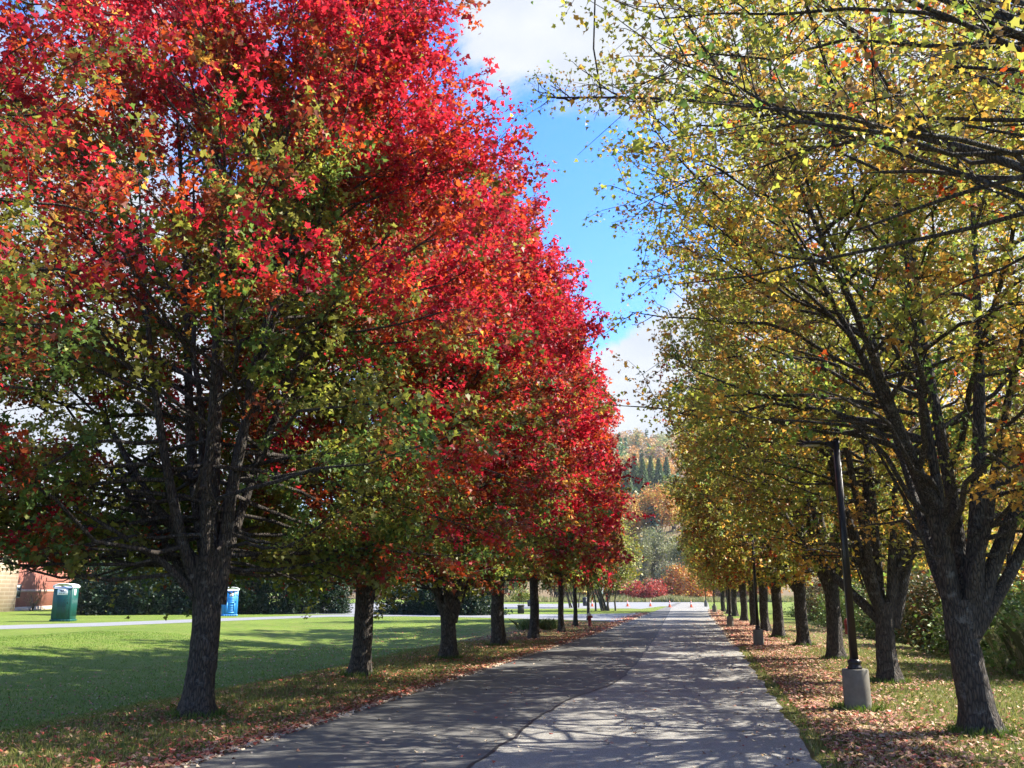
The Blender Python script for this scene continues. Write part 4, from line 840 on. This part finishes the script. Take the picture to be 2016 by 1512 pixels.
SB = [(1195, 168, S2, 1, 'brown orange shrub just right of the white sign'), (1222, 172, S2, 1.1, 'tan shrub left of the red shrubs at the road end'), (1248, 166, S1, .95, 'left of the two bright red shrubs at the road end'), (1272, 170, S2, 1.0, 'olive tan shrub behind the red shrubs at the road end'), (1292, 165, S1, 1.0, 'right of the two bright red shrubs at the road end'),
      (1318, 172, S3, .8, 'low orange red shrub left of the big yellow one'), (1345, 170, S3, 1.15, 'big orange and yellow shrub at the right end of the road'), (1378, 174, S3, .9, 'orange brown shrub behind the farthest lamp'), (1415, 176, S2, 1.1, 'tan shrub behind the fourth lamp'), (1165, 172, S2, 1.1, 'tan brown shrub behind the last left maple'), (1460, 170, S2, 1.1, 'tan shrub seen between the far right trunks'), (1130, 175, S2, 1, 'brown shrub beyond the parking lot behind the seventh left maple'), (1500, 165, S3, .9, 'orange shrub seen far off between the fifth and sixth right trunks')]
for k, (px, Yd, m_, s, lab) in enumerate(SB):
    q = atY(px, 1165, Yd); put_bush('autumn_shrub', m_, q[0], Yd, lab, 'shrub', 'autumn shrubs beyond the road end', rz=k*1.1, s=s, z=0)
Wl = [bush('willow_a', 84, 4.5, 3.5, 14, 7500, .36, [(.26, .28, .10), (.30, .29, .15), (.20, .22, .09), (.34, .32, .22)], [3, 3, 2, 2], 60, 'spray', z0=3, sig=.15, stems=60), bush('willow_b', 85, 4.0, 3.5, 8.5, 5000, .34, [(.26, .27, .13), (.3, .27, .18), (.2, .2, .1)], [3, 3, 2], 50, 'dome', z0=1, sig=.17, stems=50)]
M_PALE = plain('pale_bark', (.34, .31, .27), .8)
for k, (px, Yd, m_, s, lab) in enumerate(((1298, 196, 0, 1.0, 'tall grey green willow with pale stems in the middle beyond the road'), (1262, 192, 0, .82, 'grey green willow left of the tallest one'), (1338, 190, 0, .8, 'grey green willow right of the tallest one, over the yellow shrub'), (1222, 186, 1, 1.0, 'low grey willow behind the tan shrubs'), (1320, 183, 1, .95, 'low grey willow with bare stems behind the orange shrub'), (1368, 200, 0, .7, 'small willow behind the farthest lamp'), (1185, 196, 1, 1.2, 'low grey willow behind the white sign'))):
    q = atY(px, 1165, Yd); put_bush('willow', Wl[m_], q[0], Yd, lab, 'tree', 'willows beyond the road end', rz=k*1.3, s=s, z=0, fol='crown', stem_mat=M_PALE)
def hill_z(x, y):
    u = x*cw-y*sw; s = x*sw+y*cw
    z = 94*sm(s, 150, 650)+6*np.sin(u*.021+s*.006)+3*np.sin(u*.06+1)*np.sin(s*.03)
    return (z+2)*sm(u, -170, -40)*sm(s, 150, 235)-1.5
us2 = np.linspace(-260, 700, 70); ss2 = np.linspace(160, 1100, 60); U, S = lattice(us2, ss2); X = U*cw+S*sw; Y = -U*sw+S*cw; i = np.arange(U.size).reshape(U.shape)
q = np.stack([i[:-1, :-1], i[:-1, 1:], i[1:, 1:], i[1:, :-1]], -1).reshape(-1, 4)
M_HILL = plain('hill_floor', (.16, .11, .05), .9, 0, .5, .05)
tag(link('hill', mesh_np('hill', np.stack([X, Y, hill_z(X, Y)], -1).reshape(-1, 3), [q], True), M_HILL), kind='structure')
# wooded slope
rng = np.random.default_rng(99); nt_ = 3000
s = 205+520*rng.random(nt_)**.8; u = -90+ (330+s*.3)*rng.random(nt_)-20; x = u*cw+s*sw; y = -u*sw+s*cw; per = 110
o_ = np.repeat(np.arange(nt_), per); ht = rng.uniform(7, 12, nt_); rd = rng.uniform(2.6, 4.4, nt_)
kind_ = rng.choice(4, nt_, p=[.48, .28, .18, .06]); kind_ = np.where((s < 420)&(rng.random(nt_) < .30)&(s > 255)&(s < 345), 3, kind_)
dirs = norm(rng.normal(0, 1, (len(o_), 3))); rad_ = rng.random(len(o_))**.33; zf = rng.random(len(o_))
con = kind_[o_] == 3
C = np.stack([x[o_]+np.where(con, dirs[:, 0]*rd[o_]*(1-zf)*.9, dirs[:, 0]*rad_*rd[o_]), y[o_]+np.where(con, dirs[:, 1]*rd[o_]*(1-zf)*.9, dirs[:, 1]*rad_*rd[o_]), hill_z(x, y)[o_]+np.where(con, zf*ht[o_]*1.25, ht[o_]*.62+dirs[:, 2]*rad_*ht[o_]*.42)], -1)
base = np.array([(.46, .27, .10), (.42, .33, .16), (.34, .30, .12), (.10, .17, .07)])[kind_]*rng.uniform(.7, 1.25, (nt_, 3))*rng.uniform(.8, 1.15, (nt_, 1)); tn = base[o_]*rng.uniform(.75, 1.25, (len(o_), 1))
V, Fx, tn = leaves(C, 1.5*rng.uniform(.6, 1.3, len(o_)), np.clip(tn, 0, .8), rng, LEAF4, up=.5)
tag(link('hillside_forest', mesh_np('hillside_forest', V, [Fx], False, tn), M_SHRUB), 'mixed autumn forest covering the far hillside', 'forest', kind='stuff')
# nearer trees one can tell apart on the lower slope
OT = bush('orange_tree', 86, 5.2, 5.2, 15, 7000, .55, [(.62, .30, .06), (.60, .20, .06), (.52, .38, .08), (.35, .28, .08)], [3, 2, 3, 1], 60, 'egg', z0=4, sig=.15, stems=10)
YTr = bush('yellow_tree', 87, 4.6, 4.6, 14, 6500, .5, [(.50, .38, .05), (.42, .36, .07), (.30, .30, .06)], [3, 2, 2], 60, 'egg', z0=3, sig=.15, stems=10)
def spruce(name, seed, h, r):
    rng = np.random.default_rng(seed); n = 9000; z = rng.random(n)**1.25; tier = (z*17) % 1; rr_ = (1-z)*r*(.62+.38*(1-tier))*rng.random(n)**.4+.1; a = rng.uniform(0, 6.28, n)
    rr_ = rr_*(1+.15*np.sin(a*5+z*40)); C = np.stack([rr_*np.cos(a), rr_*np.sin(a), 1.0+z*(h-1)-rr_*.25], -1); C[:, 2] = np.maximum(C[:, 2], .3)
    tn = pick(rng, [(.08, .14, .05), (.12, .19, .06), (.19, .24, .08)], [3, 3, 1], n)*rng.uniform(.7, 1.3, (n, 1)); V, Fx, tn = leaves(C, .55*rng.uniform(.6, 1.3, n), tn, rng, LEAF4, up=.3, droop=1.2)
    V2, F2 = tubes(np.array([[(0, 0, -1), (0, 0, h*.3), (0, 0, h*.6), (0, 0, h*.98)]], float), np.array([[.3, .22, .14, .03]]), 8); return mesh_np(name, V, [Fx], False, tn), mesh_np(name+'_t', V2, [F2], True)
SP = [spruce('spruce_a', 88, 20, 4.8), spruce('spruce_b', 89, 16, 4.4)]
FT = [(1228, 1030, 235, OT, 1.0, 'orange_tree', 'orange crowned tree at left on the lower hillside beside the red maples'), (1252, 1058, 240, YTr, .9, 'yellow_tree', 'yellow crowned tree on the lower hillside right of the orange one'), (1300, 1052, 238, OT, 1.0, 'orange_tree', 'golden orange tree at right on the lower hillside above the willows'),
      (1326, 1050, 250, YTr, 1.0, 'yellow_tree', 'gold tree at far right on the lower hillside near the maple crowns'), (1268, 1080, 262, SP[1], 1.0, 'spruce', 'darkest spruce in the gap between the yellow and golden orange trees'),
      (1236, 1010, 290, SP[0], 1.0, 'spruce', 'tall blue green spruce at left on the hillside above the orange tree'), (1252, 1000, 300, SP[0], 1.05, 'spruce', 'tallest spruce in the hillside stand'), (1268, 1005, 296, SP[1], 1.2, 'spruce', 'spruce in the middle of the hillside stand'), (1284, 1000, 305, SP[0], .95, 'spruce', 'spruce right of the middle of the hillside stand'),
      (1300, 1000, 300, SP[1], 1.15, 'spruce', 'spruce above the golden orange tree'), (1316, 1005, 310, SP[0], .9, 'spruce', 'rightmost spruce of the hillside stand'), (1218, 1010, 295, SP[1], 1.2, 'spruce', 'leftmost spruce of the hillside stand, by the red crowns'), (1275, 970, 340, YTr, 1.0, 'yellow_tree', 'pale yellow green tree above the spruces'), (1305, 960, 350, OT, .9, 'orange_tree', 'tan orange tree high above the spruces at right')]
for k, (px, py, Yd, m_, s, nm, lab) in enumerate(FT):
    q = atY(px, py, Yd); zz = float(hill_z(q[0], Yd)); put_bush(nm, m_, q[0], Yd, lab, 'tree', 'trees on the lower hillside', rz=k*1.7, s=s, z=zz-.5, fol='crown', stm='trunk')
# ------------------------------------------------------------ air
m = bpy.data.materials.new('haze_air'); m.use_nodes = True; t = m.node_tree; t.nodes.clear(); o = N(t, 'ShaderNodeOutputMaterial'); pv = N(t, 'ShaderNodeVolumePrincipled')
pv.inputs['Color'].default_value = (.9, .94, 1, 1); pv.inputs['Density'].default_value = 0.00016; pv.inputs['Anisotropy'].default_value = 0.3; L(t, pv.outputs[0], o.inputs['Volume'])
hz = MB(); hz.box(-3600, -1100, -3.0, 3600, 4200, 150); tag(hz.build('haze', m), kind='stuff')
